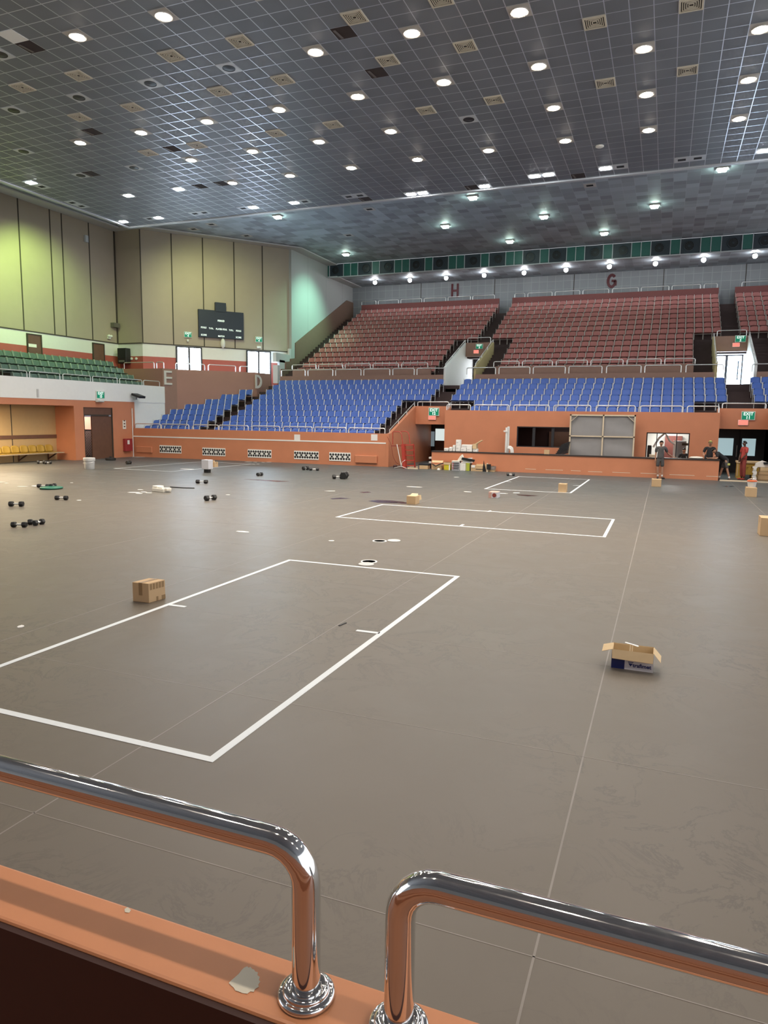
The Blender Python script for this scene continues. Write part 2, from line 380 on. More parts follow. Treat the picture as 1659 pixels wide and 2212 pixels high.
# balcony back wall (X = XB), the short return and the diagonal wall: brown dado, white band, tall beige panels
ZP, ZT = 7.22, 14.47
P0 = Vector((-32.3, 38.28, 0)); P1 = Vector((-25.75, 46.3, 0)); DD = (P1-P0).normalized(); DN = Vector((DD.y, -DD.x, 0))   # DN faces the court
ZB = at_x(0, 740, XB).z
def wall_run(pa, pb, z0, z1, th=.2):
    pa, pb = Vector(pa), Vector(pb); d = (pb-pa).normalized(); n = Vector((d.y, -d.x, 0))
    q = [pa, pb, pb-n*th, pa-n*th]
    return [Vector((p.x, p.y, z0)) for p in q], (0, 0, z1-z0)
runs = [((XB, 0, 0), (XB, 38.25, 0)), ((XB, 38.25, 0), (-32.3, 38.28, 0)), (P0, P1)]
bw, ww, dw = B(), B(), B()
for pa, pb in runs:
    bw.prism(*wall_run(pa, pb, ZP, ZT)); ww.prism(*wall_run(pa, pb, ZB, ZP)); dw.prism(*wall_run(pa, pb, 3.2, ZB))
struct('wall_left_panels', bw, M['beige'])
struct('wall_left_band', ww, M['white'])
struct('wall_left_dado', dw, M['redwall'])
jt = B()
for x, y in ((44, 560), (111, 560), (136, 560), (193.5, 560)):
    Y = at_x(x, y, XB).y; jt.box(XB, XB+.02, Y-.035, Y+.035, ZP, ZT)
jt.box(XB, XB+.03, 0, 38.25, ZP-.06, ZP)
jt.box(XB, XB+.05, 38.15, 38.25, ZP, ZT)
jt.box(XB, -32.3, 38.2, 38.25, ZP-.06, ZP)
for x in (305, 372, 439, 506, 567, 627):
    p = at_plane(x, 620, P0, DN); p.z = 0
    jt.prism([p+DD*.035+Vector((0, 0, ZP)), p-DD*.035+Vector((0, 0, ZP)), p-DD*.035+DN*.02+Vector((0, 0, ZP)), p+DD*.035+DN*.02+Vector((0, 0, ZP))], (0, 0, ZT-ZP))
jt.prism([P0+Vector((0, 0, ZP-.06)), P1+Vector((0, 0, ZP-.06)), P1+DN*.03+Vector((0, 0, ZP-.06)), P0+DN*.03+Vector((0, 0, ZP-.06))], (0, 0, .06))
struct('trim_3', jt, M['joint'])
# pale border of ceiling tiles following those walls
bs = B()
z = 14.36
bs.prism([(XB, 0, z), (XB+.95, 0, z), (XB+.95, 37.6, z), (XB, 38.25, z)], (0, 0, .08))
bs.prism([(XB, 38.25, z), (XB+.95, 37.6, z), (-32.0, 37.5, z), (-32.3, 38.28, z)], (0, 0, .08))
bs.prism([(-32.3, 38.28, z), (-32.0, 37.5, z), (-24.75, 46.2, z), (-25.75, 46.3, z)], (0, 0, .08))
bs.prism([(-25.75, 46.3, z), (-24.75, 46.2, z), (-24.75, 52.1, z), (-25.75, 52.1, z)], (0, 0, .08))
bs.prism([(-25.75, 52.1, 13.5), (-24.75, 52.1, 13.5), (-24.75, 57, 13.5), (-25.75, 57, 13.5)], (0, 0, .05))
struct('trim_4', bs, M['greywhite'])
# side wall of the far stand with its brown stair dado
XS = -25.6
struct('wall_stand_side', B().box(XS-.2, XS, 46.25, 57, 6.2, 14.4), M['sidewall'])
# stepped white underside at its foot
for i, (x0, y0, x1, y1) in enumerate(((626, 752, 636, 776), (597, 767, 627, 786), (590, 780, 615, 800), (605, 795, 614, 829))):
    pass
sb = B()
def sidebox(x0, x1, y0, y1, th=.28):
    a, c = at_x(x0, y1, XS), at_x(x1, y0, XS); sb.box(XS-th, XS-.02, a.y, c.y, a.z, c.z)
sidebox(626, 636.5, 755, 775, .18); sidebox(597, 626.5, 767, 781); sidebox(604.5, 616, 779, 797, .2)
a, c = at_y(593, 828, 44.0), at_y(603, 789, 44.0); sb.box(a.x, c.x, 43.8, 44.1, a.z, c.z)
struct('wall_stair_underside', sb, M['greywhite'])
q = [at_x(637, 741, XS), at_x(748, 649, XS), at_x(765, 655.5, XS)]
sx_ = [at_x(*t_, XS) for t_ in ((605, 828), (605, 797), (616, 797), (616, 781.5), (626.5, 781), (626.5, 775), (637, 774))]
poly = [(XS, t_.y, t_.z) for t_ in sx_] + [(XS, q[0].y, q[0].z), (XS, q[1].y, q[1].z), (XS, 57, q[2].z), (XS, 57, 9.5), (XS, 50, 6)]
struct('wall_stand_dado', B().prism(poly, (.07, 0, 0)), mat('olive_brown_panel', (.19, .115, .08), .6, var=.1))
# back wall and ceilings
struct('wall_back', B().box(XS-.2, 13, YW, YW+.2, 9.5, 13.8), M['backwall'])
js = B()
for x in (910, 1069, 1240, 1428+5, 1610): 
    X = at_y(x, 610, YW).x; js.box(X-.025, X+.025, YW-.02, YW, 10.4, 13.55)
struct('trim_5', js, M['joint'])
struct('ceiling', B().box(-29.3, 14, -14, 33.95, CZ, CZ+.1), M['ceil'])
struct('ceiling_fascia', B().box(-29.3, 14, 33.96, 34.02, CZ+.02, 14.46).box(-29.36, -29.31, -14, 34.02, CZ+.02, 14.46), M['greywhite'])
struct('trim_6', B().box(-29.42, 14, 33.86, 34.06, CZ-.06, CZ+.02).box(-29.42, -29.22, -14, 33.86, CZ-.06, CZ+.02), M['metalplate'])
struct('ceiling_stand', B().box(XB, 14, 34.02, 52.1, FZ, FZ+.1).box(XB, -29.36, -14, 34.02, FZ, FZ+.1), M['ceil2'])
struct('ceiling_soffit', B().box(XS-.2, 13, 52.15, YW, 13.55, 13.65), M['ceil2'])

# fan bulkhead: dark fan boards and teal boards between pale bars
u = .61; X0 = at_y(1129, 560, 52.1).x
struct('wall_bulkhead', B().box(XS, 13, 52.14, 52.3, 13.5, FZ), M['navy'])
fans = []; x = X0 - 7*u*9; pat = [('d', 2), ('t', 1), ('d', 2), ('t', 1), ('t', 1)]
i = 0; tb, pb, nb_ = B(), B(), B()
while x < 8.5:
    kd, n = pat[i % 5]; i += 1
    if x + n*u > XS+.05:
        xa = max(x, XS)
        if kd == 'd':
            fans.append((x+n*u/2 + (.08 if i % 2 else -.08)))
        else: tb.box(xa+.03, x+n*u-.03, 52.10, 52.145, 13.54, FZ-.04)
        pb.box(x+n*u-.022, x+n*u+.022, 52.08, 52.15, 13.5, FZ)
    x += n*u
pb.box(XS, 13, 52.08, 52.2, 13.44, 13.50)
struct('trim_7', tb, M['teal']); struct('trim_8', pb, M['metalplate'])
fr = B().lathe((0, 0, 0), [(.34, 0), (.34, .05), (.29, .06), (.29, .0)], 28, 0, (0, -1, 0))
fans = [f for f in fans if f > XS+.4]
f0 = thing('ventilation_fan', 'x', 'fan', (0, 0, 0), 0, 'round fans along the dark bulkhead')
B().lathe((0, 0, 0), [(.29, .0), (.29, .02), (.05, .02)], 28, 0, (0, -1, 0)).build('mesh_guard', M['black'], f0)
fr.build('ring', M['navy'], f0, smooth=False)
hb = B()
for k in range(6):
    a = PI*k/6; hb.bar((-.28*math.cos(a), -.03, -.28*math.sin(a)), (.28*math.cos(a), -.03, .28*math.sin(a)), .012, .012)
hb.lathe((0, 0, 0), [(.06, .02), (.06, .045), (.01, .05)], 14, 0, (0, -1, 0)).build('grille', M['navy'], f0)
for k, X in enumerate(fans):
    lab = f'round dark bulkhead fan above the red seats, {nth(k+1)} from the left end'
    if k == 0: f0.location = (X, 52.13, 13.98); f0['label'] = lab
    else: dup(f0, (X, 52.13, 13.98), 0, lab)

# ------------------------------------------------------------------ terraces of the far stand
BT = lambda k: 1.06+.345*k                  # tread height and front of the blue rows
BY = lambda k: 35.3+.84*k
RT = lambda j: 5.12+.425*j
RY = lambda j: 45.0+.845*j
def steps(b, x0, x1, ks, T, Y, low=None, th=.55):
    for k in ks: b.box(x0, x1, Y(k)-.60, Y(k)-.60+(Y(k+1)-Y(k)), (T(k)-th if low is None else low), T(k))
def fine(b, x0, x1, ks, T, Y, n=2):
    for k in ks:
        d = Y(k+1)-Y(k); r = T(k+1)-T(k)
        for i in range(1, n): b.box(x0, x1, Y(k)-.60+d*i/n, Y(k)-.60+d, T(k), T(k)+r*i/n)
tb = B()
steps(tb, XL, -13.45, range(0, 8), BT, BY, 0); steps(tb, -26.9, -13.45, range(8, 10), BT, BY, 0)
steps(tb, -13.45, 2.4, range(5, 10), BT, BY, None, .365); steps(tb, -11.2, 2.4, [4], BT, BY, 2.31); steps(tb, 2.4, 4.7, range(5, 10), BT, BY); steps(tb, 4.7, 12, range(0, 10), BT, BY, 0)
tb.box(-29.9, 12, BY(9)+.24, 44.6, 4.0, 4.6)
fine(tb, -25.7, -24.66, range(0, 9), BT, BY); fine(tb, -14.48, -13.47, range(0, 5), BT, BY)
fine(tb, -12.95, -11.7, range(5, 9), BT, BY); fine(tb, 2.85, 4.0, range(5, 9), BT, BY); fine(tb, 1.29, 2.38, [4], BT, BY); fine(tb, -11.15, -10.14, [4], BT, BY)
tb.box(-12.95, -11.7, 43.1, 43.5, 4.0, 4.38)
struct('floor_lower_terrace', tb, M['step'])
tr = B()
for x0, x1 in ((XS, -13.25), (-11.15, 2.33), (4.43, 12)): steps(tr, x0, x1, range(0, 14), RT, RY)
for x0, x1 in ((-13.25, -11.15), (2.33, 4.43)): steps(tr, x0, x1, range(5, 14), RT, RY)
for x0, x1, ks in ((XS+.07, -24.4, range(0, 13)), (-14.3, -13.27, range(0, 5)), (-11.13, -10.08, range(0, 5)), (1.28, 2.31, range(0, 5)), (4.45, 5.5, range(0, 5)), (-12.68, -11.65, range(5, 13)), (2.9, 3.93, range(5, 13))):
    fine(tr, x0, x1, ks, RT, RY)
for x0, x1 in ((-14.3, -13.27), (-11.13, -10.08), (1.28, 2.31), (4.45, 5.5), (XS+.07, -24.4)): tr.box(x0, x1, 44.1, 44.4, 4.6, 4.86)
tr.box(XS, 12, RY(13)+.24, YW, 8.5, RT(13))
struct('floor_upper_terrace', tr, M['step'])
# low walls of the far stand
zt = 1.72
struct('wall_far_left', B().box(XL, -13.452, YF, YF+.2, 0, zt), M['orange'])
z1_ = at_y(600, 951, YF).z
struct('trim_9', B().box(XL, -13.45, YF-.012, YF, z1_-.035, z1_+.035), M['whiteband'])
g0 = at_y(962, 887, 37.8); GT = at_y(1300, 889, 37.8).z
W1 = [at_y(x, y, 37.8) for x, y in ((1117, 921), (1232, 968))]; W2 = [at_y(x, y, 37.8) for x, y in ((1397, 934), (1487, 990))]
g = B(); xs = [-11.35, W1[0].x, W1[1].x, W2[0].x, W2[1].x, 2.42]
g.box(xs[0], xs[1], 37.8, 38.0, 0, GT); g.box(xs[2], xs[3], 37.8, 38.0, 0, GT); g.box(xs[4], xs[5], 37.8, 38.0, 0, GT)
zw1 = (W1[1].z, W1[0].z); zw2 = (W2[1].z-.05, W2[0].z)
g.box(xs[1], xs[2], 37.8, 38.0, 0, zw1[0]); g.box(xs[1], xs[2], 37.8, 38.0, zw1[1], GT)
g.box(xs[3], xs[4], 37.8, 38.0, 0, zw2[0]); g.box(xs[3], xs[4], 37.8, 38.0, zw2[1], GT)
struct('wall_far_middle', g, M['orange'])
# rooms behind the two openings
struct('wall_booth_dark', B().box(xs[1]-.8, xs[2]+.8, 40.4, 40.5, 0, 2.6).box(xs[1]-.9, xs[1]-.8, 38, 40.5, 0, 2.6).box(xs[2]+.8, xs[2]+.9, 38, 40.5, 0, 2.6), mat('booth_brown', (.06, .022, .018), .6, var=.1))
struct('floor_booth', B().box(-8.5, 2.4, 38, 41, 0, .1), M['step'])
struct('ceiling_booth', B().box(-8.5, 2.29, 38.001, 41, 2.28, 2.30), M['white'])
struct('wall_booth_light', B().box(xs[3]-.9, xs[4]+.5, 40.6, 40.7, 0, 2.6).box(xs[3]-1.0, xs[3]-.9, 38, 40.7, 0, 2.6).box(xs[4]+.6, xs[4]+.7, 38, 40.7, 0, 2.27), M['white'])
# portal side walls, headers, tunnels
M['khaki'] = mat('khaki_paint', (.50, .41, .20), .6, var=.05)
def yz(pts, X, th): return [(X, p[0], p[1]) for p in pts], (th, 0, 0)
pa = at_x(838, 940, -13.3); ph = at_x(897, 877, -13.3); HB = at_y(897, 916, 38.5).z; HT = ph.z
PW = B().prism(*yz([(YF, 0), (YF, zt), (34.6, zt+.02), (38.55, HT), (38.55, 0)], -13.45, .15))
PW.box(-13.45, -13.3, 38.55, 41.6, 0, HB+.1)
struct('wall_portal_left', PW, M['orange'])
struct('wall_portal_header', B().box(-13.3, -11.3, 38.5, 38.7, HB, HT), M['orange'])
struct('ceiling_portal', B().box(-13.3, -11.3, 38.7, 41.6, HB, HB+.1), M['orange_dark'])
struct('wall_portal_right', B().box(-11.35, -11.2, 38.0, 41.6, 0, HB+.1).prism(*yz([(38.001, GT-.3), (38.001, GT), (38.1, GT+.02), (38.498, HT-.02), (38.498, GT-.3)], -11.35, .15)), M['orange'])
HB2 = at_y(1600, 927, 38.5).z
struct('wall_portal_far_header', B().box(2.42, 4.85, 38.5, 38.7, HB2, HT), M['orange'])
struct('wall_portal_far_right', B().prism(*yz([(YF, 0), (YF, zt), (34.6, zt+.02), (38.55, HT), (38.55, 0)], 4.7, .15)).box(4.7, 4.85, 38.5, 40.5, 0, HB2+.1), M['orange'])
struct('wall_portal_far_left', B().box(2.3, 2.42, 38.0, 40.5, 0, HB2+.1).prism(*yz([(38.001, GT-.3), (38.001, GT), (38.1, GT+.02), (38.498, HT-.02), (38.498, GT-.3)], 2.3, .12)), M['orange'])
struct('ceiling_portal_far', B().box(2.42, 4.7, 38.7, 40.3, HB2, HB2+.1), M['doorblack'])
struct('wall_far_right', B().box(4.85, 12, YF, YF+.2, 0, zt), M['orange'])
# counter wall in front of the booth
zc = at_y(1250, 983.5, YF).z
XC0, XC1 = at_y(932, 1000, YF).x, at_y(1553, 1010, YF).x
ct = thing('counter_wall', 'long orange counter wall with a dark worktop edge in front of the booth windows', 'counter', ((XC0+XC1)/2, YF, 0))
B().box(XC0, XC1, YF, YF+.18, 0, zc-.05).build('front', M['orange'], ct)
B().box(XC0-.01, XC1+.02, YF-.03, YF+.42, zc-.05, zc).build('worktop', mat('dark_worktop', (.035, .028, .026), .4, var=.15), ct)
sk = B(); random.seed(3)
x = XC0
while x < XC1-.4:
    l = random.uniform(.4, 1.2); z0 = .17+random.uniform(-.01, .01)
    if x > -7: sk.box(x, min(x+l, XC1), YF-.004, YF, z0, z0+.018)
    x += l+random.uniform(.1, .5)
sk.build('scuff_line', M['plasterchip'], ct)
# parapets between the blue and red rows
pz = 5.28
struct('wall_walkway_front', B().box(-24.95, -13.25, 43.45, 43.6, 4.3, pz).box(-11.15, 2.33, 43.45, 43.6, 4.3, pz).box(4.43, 12, 43.45, 43.6, 4.3, pz), M['brownwall'])
rz_ = 5.80
struct('wall_walkway_back', B().box(-24.4, -14.3, 44.2, 44.38, 4.6, rz_).box(-10.08, 1.28, 44.2, 44.38, 4.6, rz_).box(5.5, 12, 44.2, 44.38, 4.6, rz_), M['brownwall'])
vz0 = at_x(963, 793, -13.1); vz1 = at_x(1002, 739, -13.1)
for nm, X, m in (('wall_exit_left', -13.25, M['whiteband']), ('wall_exit_right', -11.3, M['khaki']), ('wall_exit_far_left', 2.33, M['khaki']), ('wall_exit_far_right', 4.28, M['whiteband'])):
    struct(nm, B().prism(*yz([(43.6, 4.6), (43.6, vz0.z), (48.3, vz1.z), (48.3, 4.6)], X, .15)), m)
vh = at_y(1020, 770, 48.2).z
for nm, X in (('wall_exit_header', -13.1), ('wall_exit_far_header', 2.48)):
    struct(nm, B().box(X, X+1.8, 48.2, 48.4, vh, vz1.z), M['brownwall'])
struct('floor_exit', B().box(-13.1, -11.3, 44.5, 50.5, 4.4, 4.6).box(2.48, 4.28, 44.5, 50.5, 4.4, 4.6), M['step'])
struct('ceiling_exit', B().box(-13.1, -11.3, 48.4, 50.5, vh, vh+.1).box(2.48, 4.28, 48.4, 50.5, vh, vh+.1), M['brownwall'])
struct('wall_exit_tunnel', B().box(-13.25, -13.1, 48.3, 50.5, 4.6, vh).box(-11.3, -11.15, 48.3, 50.5, 4.6, vh).box(2.33, 2.48, 48.3, 50.5, 4.6, vh).box(4.28, 4.43, 48.3, 50.5, 4.6, vh), M['whiteband'])
# board behind the top red row
tz = at_y(1300, 634.5, 56.3).z
struct('wall_top_board', B().box(-24.4, -12.68, 56.15, 56.3, 10.6, tz).box(-11.65, 2.9, 56.15, 56.3, 10.6, tz).box(3.93, 12, 56.15, 56.3, 10.6, tz), mat('dull_red_board', (.19, .055, .05), .6, var=.08))
# diagonal parapet carrying the letters E and D
E0, E1, D0, D1 = Vector((-29.95, 37.3, 0)), Vector((-29.6, 38.24, 0)), Vector((-25.95, 42.05, 0)), Vector((-25.62, 43.3, 0))
PZ = 5.46
def para(a, b): return B().prism(*wall_run(a, b, 1.0, PZ, .18))
struct('wall_letter_strip', B().prism(*wall_run(E0, E1, 1.0, PZ, .18)).prism(*wall_run(D0, D1, 2.0, PZ-.02, .18)), M['brownwall'])  # darker brown than the parapet puts the shade of these turned faces into colour
struct('wall_letter_parapet', B().prism(*wall_run(E1, D0, 1.0, PZ, .18)), M['orange_dark'])
struct('wall_balcony_end', B().box(XB, -29.95, 37.3, 37.48, 3.2, PZ), M['orange_dark'])
struct('floor_diagonal_walk', B().prism([(XB, 37.6, 4.3), (-30.4, 37.6, 4.3), (-30.0, 38.4, 4.3), (-26.3, 42.1, 4.3), (-25.9, 43.3, 4.3), (-25.7, 46.3, 4.3), (-32.3, 38.3, 4.3)], (0, 0, .2)), M['step'])
# ================================================================== seats
def shell(w, z0, z1, th, curve, lean, nx=6, nz=5, rnd=.06):
    """curved back panel facing -y: its top edge at y = 0"""
    vs = []; fs = []
    def P(i, k, off):
        u = -1+2*i/nx; t = k/nz
        z = z0+(z1-z0)*t
        x = u*w/2*(1-.0*t)
        if t > .7: z -= rnd*(abs(u)**4)*(t-.7)/.3
        if t < .3: z += rnd*.5*(abs(u)**4)*(.3-t)/.3
        y = -curve*(abs(u)**2) - lean*(1-t) + off
        return (x, y, z)
    for off in (0, th):
        for k in range(nz+1):
            for i in range(nx+1): vs.append(P(i, k, off))
    n1 = nx+1; N = n1*(nz+1)
    for k in range(nz):
        for i in range(nx):
            a = k*n1+i; fs.append((a, a+1, a+n1+1, a+n1)); fs.append((N+a, N+a+n1, N+a+n1+1, N+a+1))
    rim = [i for i in range(nx)] ; 
    for i in range(nx):
        fs.append((i, N+i, N+i+1, i+1)); a = nz*n1+i; fs.append((a, a+1, N+a+1, N+a))
    for k in range(nz):
        a = k*n1; fs.append((a, a+n1, N+a+n1, N+a)); a = k*n1+nx; fs.append((a, N+a, N+a+n1, a+n1))
    return vs, fs
def make_seat(name, m, fm, label, cat, group, p=.51):
    t = thing(name, label, cat, (0, 0, 0), 0, group)
    vs, fs = shell(p-.045, .40, .80, .035, .035, .10)
    B().add(vs, fs).build('backrest', m, t, smooth=True)
    vs, fs = shell(p-.05, 0, .40, .04, .02, .0)
    B().add([(x, -.10-z, .43+(.05*(z/.40)**2)-y*.5) for x, y, z in vs], [f[::-1] for f in fs]).build('seat_pan', m, t, smooth=True)
    f = B()
    for s in (-1, 1):
        x = s*(p/2-.010)
        f.bar((x, -.16, .0), (x, -.13, .42), .020, .05); f.bar((x, -.135, .40), (x, -.035, .815), .020, .065, up=(0, 1, 0)); f.bar((x, -.06, .475), (x, -.40, .465), .020, .03)
    f.bar((-p/2+.01, -.13, .385), (p/2-.01, -.13, .385), .03, .03)
    f.build('frame', fm, t)
    return t
def place_rows(name, m, fm, cat, group, spots, word, keep=300):
    """spots: (x, y, z, rz, label); the nearest stay individuals, the rest become one mesh"""
    spots.sort(key=lambda s: (Vector(s[:3])-EYE).dot(fwd))
    proto = make_seat(name, m, fm, 'x', cat, group)
    for i, s in enumerate(spots[:keep]):
        if i == 0: proto.location = s[:3]; proto.rotation_euler = (0, 0, s[3]); proto['label'] = s[4]
        else: dup(proto, s[:3], s[3], s[4])
    if len(spots) > keep:
        b = B()
        kids = list(proto.children)
        for s in spots[keep:]:
            T = Matrix.Translation(Vector(s[:3])) @ Matrix.Rotation(s[3], 4, 'Z')
            for ch in kids:
                mi = 1 if ch.data.materials[0] == fm else 0
                Tm = T @ ch.matrix_parent_inverse @ Matrix.Translation(ch.location)
                b.add([Tm @ v.co for v in ch.data.vertices], [list(p.vertices) for p in ch.data.polygons], mi)
        o = b.build(name+'_field', [m, fm], None)
        tag(o, f'the farther {word} seats in the upper rows of the far stand', cat, group, 'stuff')
blue = []
def row(lst, T, Y, k, x0, n, p, colour, block):
    for i in range(n):
        lst.append((x0+p*(i+.5), Y(k), T(k), 0.0, f'{colour} seat, {nth(i+1)} from the left, {nth(k+1)} row up, {block}'))
for k in range(10):
    xd0, nd_ = -24.66, (23 if k >= 6 else 20)
    row(blue, BT, BY, k, xd0, nd_, .509, 'blue', 'block left of exit 12')
    if k >= 6: row(blue, BT, BY, k, -11.70, 28, .5196, 'blue', 'block behind the booth')
    elif k >= 4: row(blue, BT, BY, k, -10.14, 22, .5196, 'blue', 'block behind the booth')
    if k >= 6: row(blue, BT, BY, k, 4.05, 4, .5196, 'blue', 'block past exit 11')
    nl = {0: 8, 1: 8, 2: 8, 3: 8, 4: 7, 5: 5, 6: 4, 7: 2}.get(k, 0)
    if nl: row(blue, BT, BY, k, -25.72-.509*nl, nl, .509, 'blue', 'block under letter E')
place_rows('blue_stadium_chair', M['blue'], M['frame'], 'seat', 'blue seats of the lower far stand', blue, 'blue')
red = []
for j in range(14):
    row(red, RT, RY, j, -24.4, 23 if j >= 6 else 20, .5095, 'red', 'block under letter H')
    if j >= 6: row(red, RT, RY, j, -11.65, 28, .5196, 'red', 'block under letter G')
    else: row(red, RT, RY, j, -10.08, 22, .5164, 'red', 'block under letter G')
    if j >= 6: row(red, RT, RY, j, 3.95, 8, .5196, 'red', 'block past exit 2')
    else: row(red, RT, RY, j, 5.5, 5, .5196, 'red', 'block past exit 2')
M['frame2'] = mat('pale_seat_frame', (.55, .52, .47), .5, var=.05)
place_rows('red_stadium_chair', M['red'], M['frame2'], 'seat', 'red seats of the upper far stand', red, 'dull red')
gr = []
for i in range(4):
    for n in range(18):
        Y = 36.5-.54*(n+.5)
        gr.append((-30.85-.8*i, Y, 3.77+.43*i, PI/2, f'green balcony seat, {nth(n+1)} from the right end, {nth(i+1)} row up'))
M['framegreen'] = mat('pale_green_frame', (.30, .38, .34), .5, var=.05)
place_rows('green_stadium_chair', M['green'], M['framegreen'], 'seat', 'green seats on the left balcony', gr, 'green')
# bench of mustard bucket seats in the recess
bench = thing('seat_bench', 'long wall bench of mustard yellow bucket seats in the left recess', 'bench', (-30.75, 26, 0))
bb = B().box(-31.0, -30.45, 18, 29.55, .40, .45); bb.build('beam', mat('bench_timber', (.40, .31, .20), .6, var=.1), bench)
k = 0
for n in range(14):
    Y = 28.95-.535*n
    if n < 12:
        vs, fs = shell(.50, .47, .86, .03, .05, .06, rnd=.09)
        s_ = B().add([(-30.98-y, Y+x, z) for x, y, z in vs], [f[::-1] if False else f for f in fs])
        vs, fs = shell(.48, 0, .38, .03, .02, 0)
        s_.add([(-30.90+z, Y+x, .47-y*.5) for x, y, z in vs], fs)
        s_.build('seat', M['yellow'], bench, smooth=True)
for Y in (29.1, 27.2, 25.3, 23.4, 21.5):
    B().bar((-31.15, Y, .08), (-30.55, Y, .40), .05, .06).bar((-31.15, Y, .02), (-31.15, Y, .45), .05, .05).build('bracket', M['woodbrown'], bench)

# ================================================================== handrails
def arch(p0, p1, ht, r=.024, bend=.09, seg=10):
    """U-shaped tube standing on p0 and p1, ht high at its axis"""
    p0, p1 = Vector(p0), Vector(p1); d = (p1-p0).normalized(); up = Vector((0, 0, 1)); path = [p0.copy()]
    for q, s in ((p0, 1), (p1, -1)):
        c = q + up*(ht-bend) + d*s*bend
        angs = [PI/2*i/6 for i in range(7)]
        if s < 0: angs = angs[::-1]
        for a in angs: path.append(c - d*s*bend*math.cos(a) + up*bend*math.sin(a))
    path.append(p1.copy())
    return B().tube(path, r, seg)
# two near rails: bar, stepped flanges
def near_rail(x0, x1, label, bend, ht=.262):
    t = thing('handrail', label, 'handrail', ((x0+x1)/2, .936, 1.6), 0, 'polished handrails on the near parapet')
    arch((x0, .936, 1.6), (x1, .936, 1.6), ht, .0235, bend, 28).build('bar', M['chrome'], t, smooth=True)
    for x in (x0, x1):
        B().lathe((x, .936, 1.6), [(.0455, 0), (.0475, .003), (.0478, .006), (.0465, .0095), (.043, .0115), (.0395, .0118), (.0385, .0125), (.0385, .015), (.037, .0178), (.033, .019), (.028, .0185), (.0245, .017)], 40).build('flange', M['chrome'], t, smooth=True)
    return t
near_rail(-2.62, -.495, 'polished steel handrail on the orange sill, its bent end left of the gap', .062)
near_rail(-.332, 1.80, 'polished steel handrail on the orange sill, starting right of the gap', .062, .256)
RAILS = []
def rails(lst, Y, zb, zt, group, phrase, r=.030, ends=None):
    for n, (xa, xb, yp) in enumerate(lst):
        a, b = at_y(xa, yp, Y), at_y(xb, yp, Y)
        o = arch((a.x, Y, zb), (b.x, Y, zb), zt-zb, r, min(.09, (zt-zb)*.4), 8).build('handrail', M['steel'], None, smooth=True)
        tag(o, f'steel handrail, {nth(n+1)} from the left {phrase}', 'handrail', group)
c7 = lambda a, b, y=920: (280+a/3.95, 280-280+280+b/3.95, y)
c8 = lambda a, b, y: (600+a/3.318, 600+b/3.318, y)
cg = lambda a, b, y: (1000+a/4.74, 1000+b/4.74, y)
ch = lambda a, b, y: (1320+a/4.894, 1320+b/4.894, y)
rails([c7(52, 265), c7(272, 505), c7(545, 757), c7(764, 1012), c7(1045, 1280), c7(1312, 1557), c8(265, 490, 925), c8(510, 768, 928)], 34.4, 1.72, 1.99, 'handrails along the low far wall', 'on the low wall before the blue seats')
k1 = lambda a, b: (850+a/4.1475, 850+b/4.1475, 880)
k2 = lambda a, b: (1200+a/3.614, 1200+b/3.614, 880)
rails([k1(478, 690), k1(727, 1035), k1(1078, 1394), (850+1437/4.1475, 1276, 880), k2(317, 622), k2(664, 990), k2(1030, 1275)], 37.9, GT, GT+.30, 'handrails above the booth wall', 'on top of the booth wall')
rails([(902.5, 969.5, 868)], 38.6, HT, HT+.24, 'handrails above the booth wall', 'across the top of exit 12')
rails([(1561, 1655, 868)], 38.6, HT, HT+.24, 'handrails above the booth wall', 'across the top of exit 11')
rails([c8(28, 198, 800), c8(218, 395, 800), c8(415, 597, 800), c8(617, 803, 800), c8(825, 978, 800), c8(998, 1198, 800), cg(40, 334, 797), cg(370, 686, 795), cg(721, 1048, 794), cg(1086, 1424, 793), (1310.5, 1385, 792), ch(360, 743, 787), ch(795, 1190, 786), (1626, 1700, 784)], 43.52, pz, 5.69, 'handrails along the walkway parapet', 'on the parapet above the blue seats')
rails([c8(105, 275, 788), c8(293, 466, 788), c8(483, 663, 788), c8(683, 865, 788), c8(888, 1074, 788), cg(316, 574, 785), cg(610, 916, 782), cg(956, 1274, 780), cg(1311, 1640, 778), ch(170, 530, 776), ch(570, 890, 774)], 44.29, rz_, 6.10, 'handrails before the red seats', 'in front of the lowest red row')
rails([c8(602, 704, 656), c8(720, 865, 654), c8(882, 1030, 652), c8(1049, 1203, 650), c8(1221, 1380, 647), c8(1397, 1553, 644), cg(530, 634, 640), cg(665, 912, 637), cg(945, 1196, 633), cg(1229, 1492, 629), (1323, 1379, 626), ch(320, 612, 622), ch(645, 945, 619), ch(985, 1124, 615), (1603, 1700, 611)], 56.22, tz-.01, tz+.30, 'handrails behind the top red row', 'behind the top red row')
# balcony rails along the left wall
for n, (a, b) in enumerate(((-30, 240), (262, 520), (545, 780), (797, 1008), (1028, 1218), (1232, 1368))):
    p, q = at_x(a/3.95, 815, XL), at_x(b/3.95, 815, XL)
    o = arch((XL-.08, p.y, 4.31), (XL-.08, q.y, 4.31), .31, .025, .1, 8).build('handrail', M['steel'], None, smooth=True)
    tag(o, f'steel handrail, {nth(n+1)} from the left on the white balcony front', 'handrail', 'handrails on the balcony front')
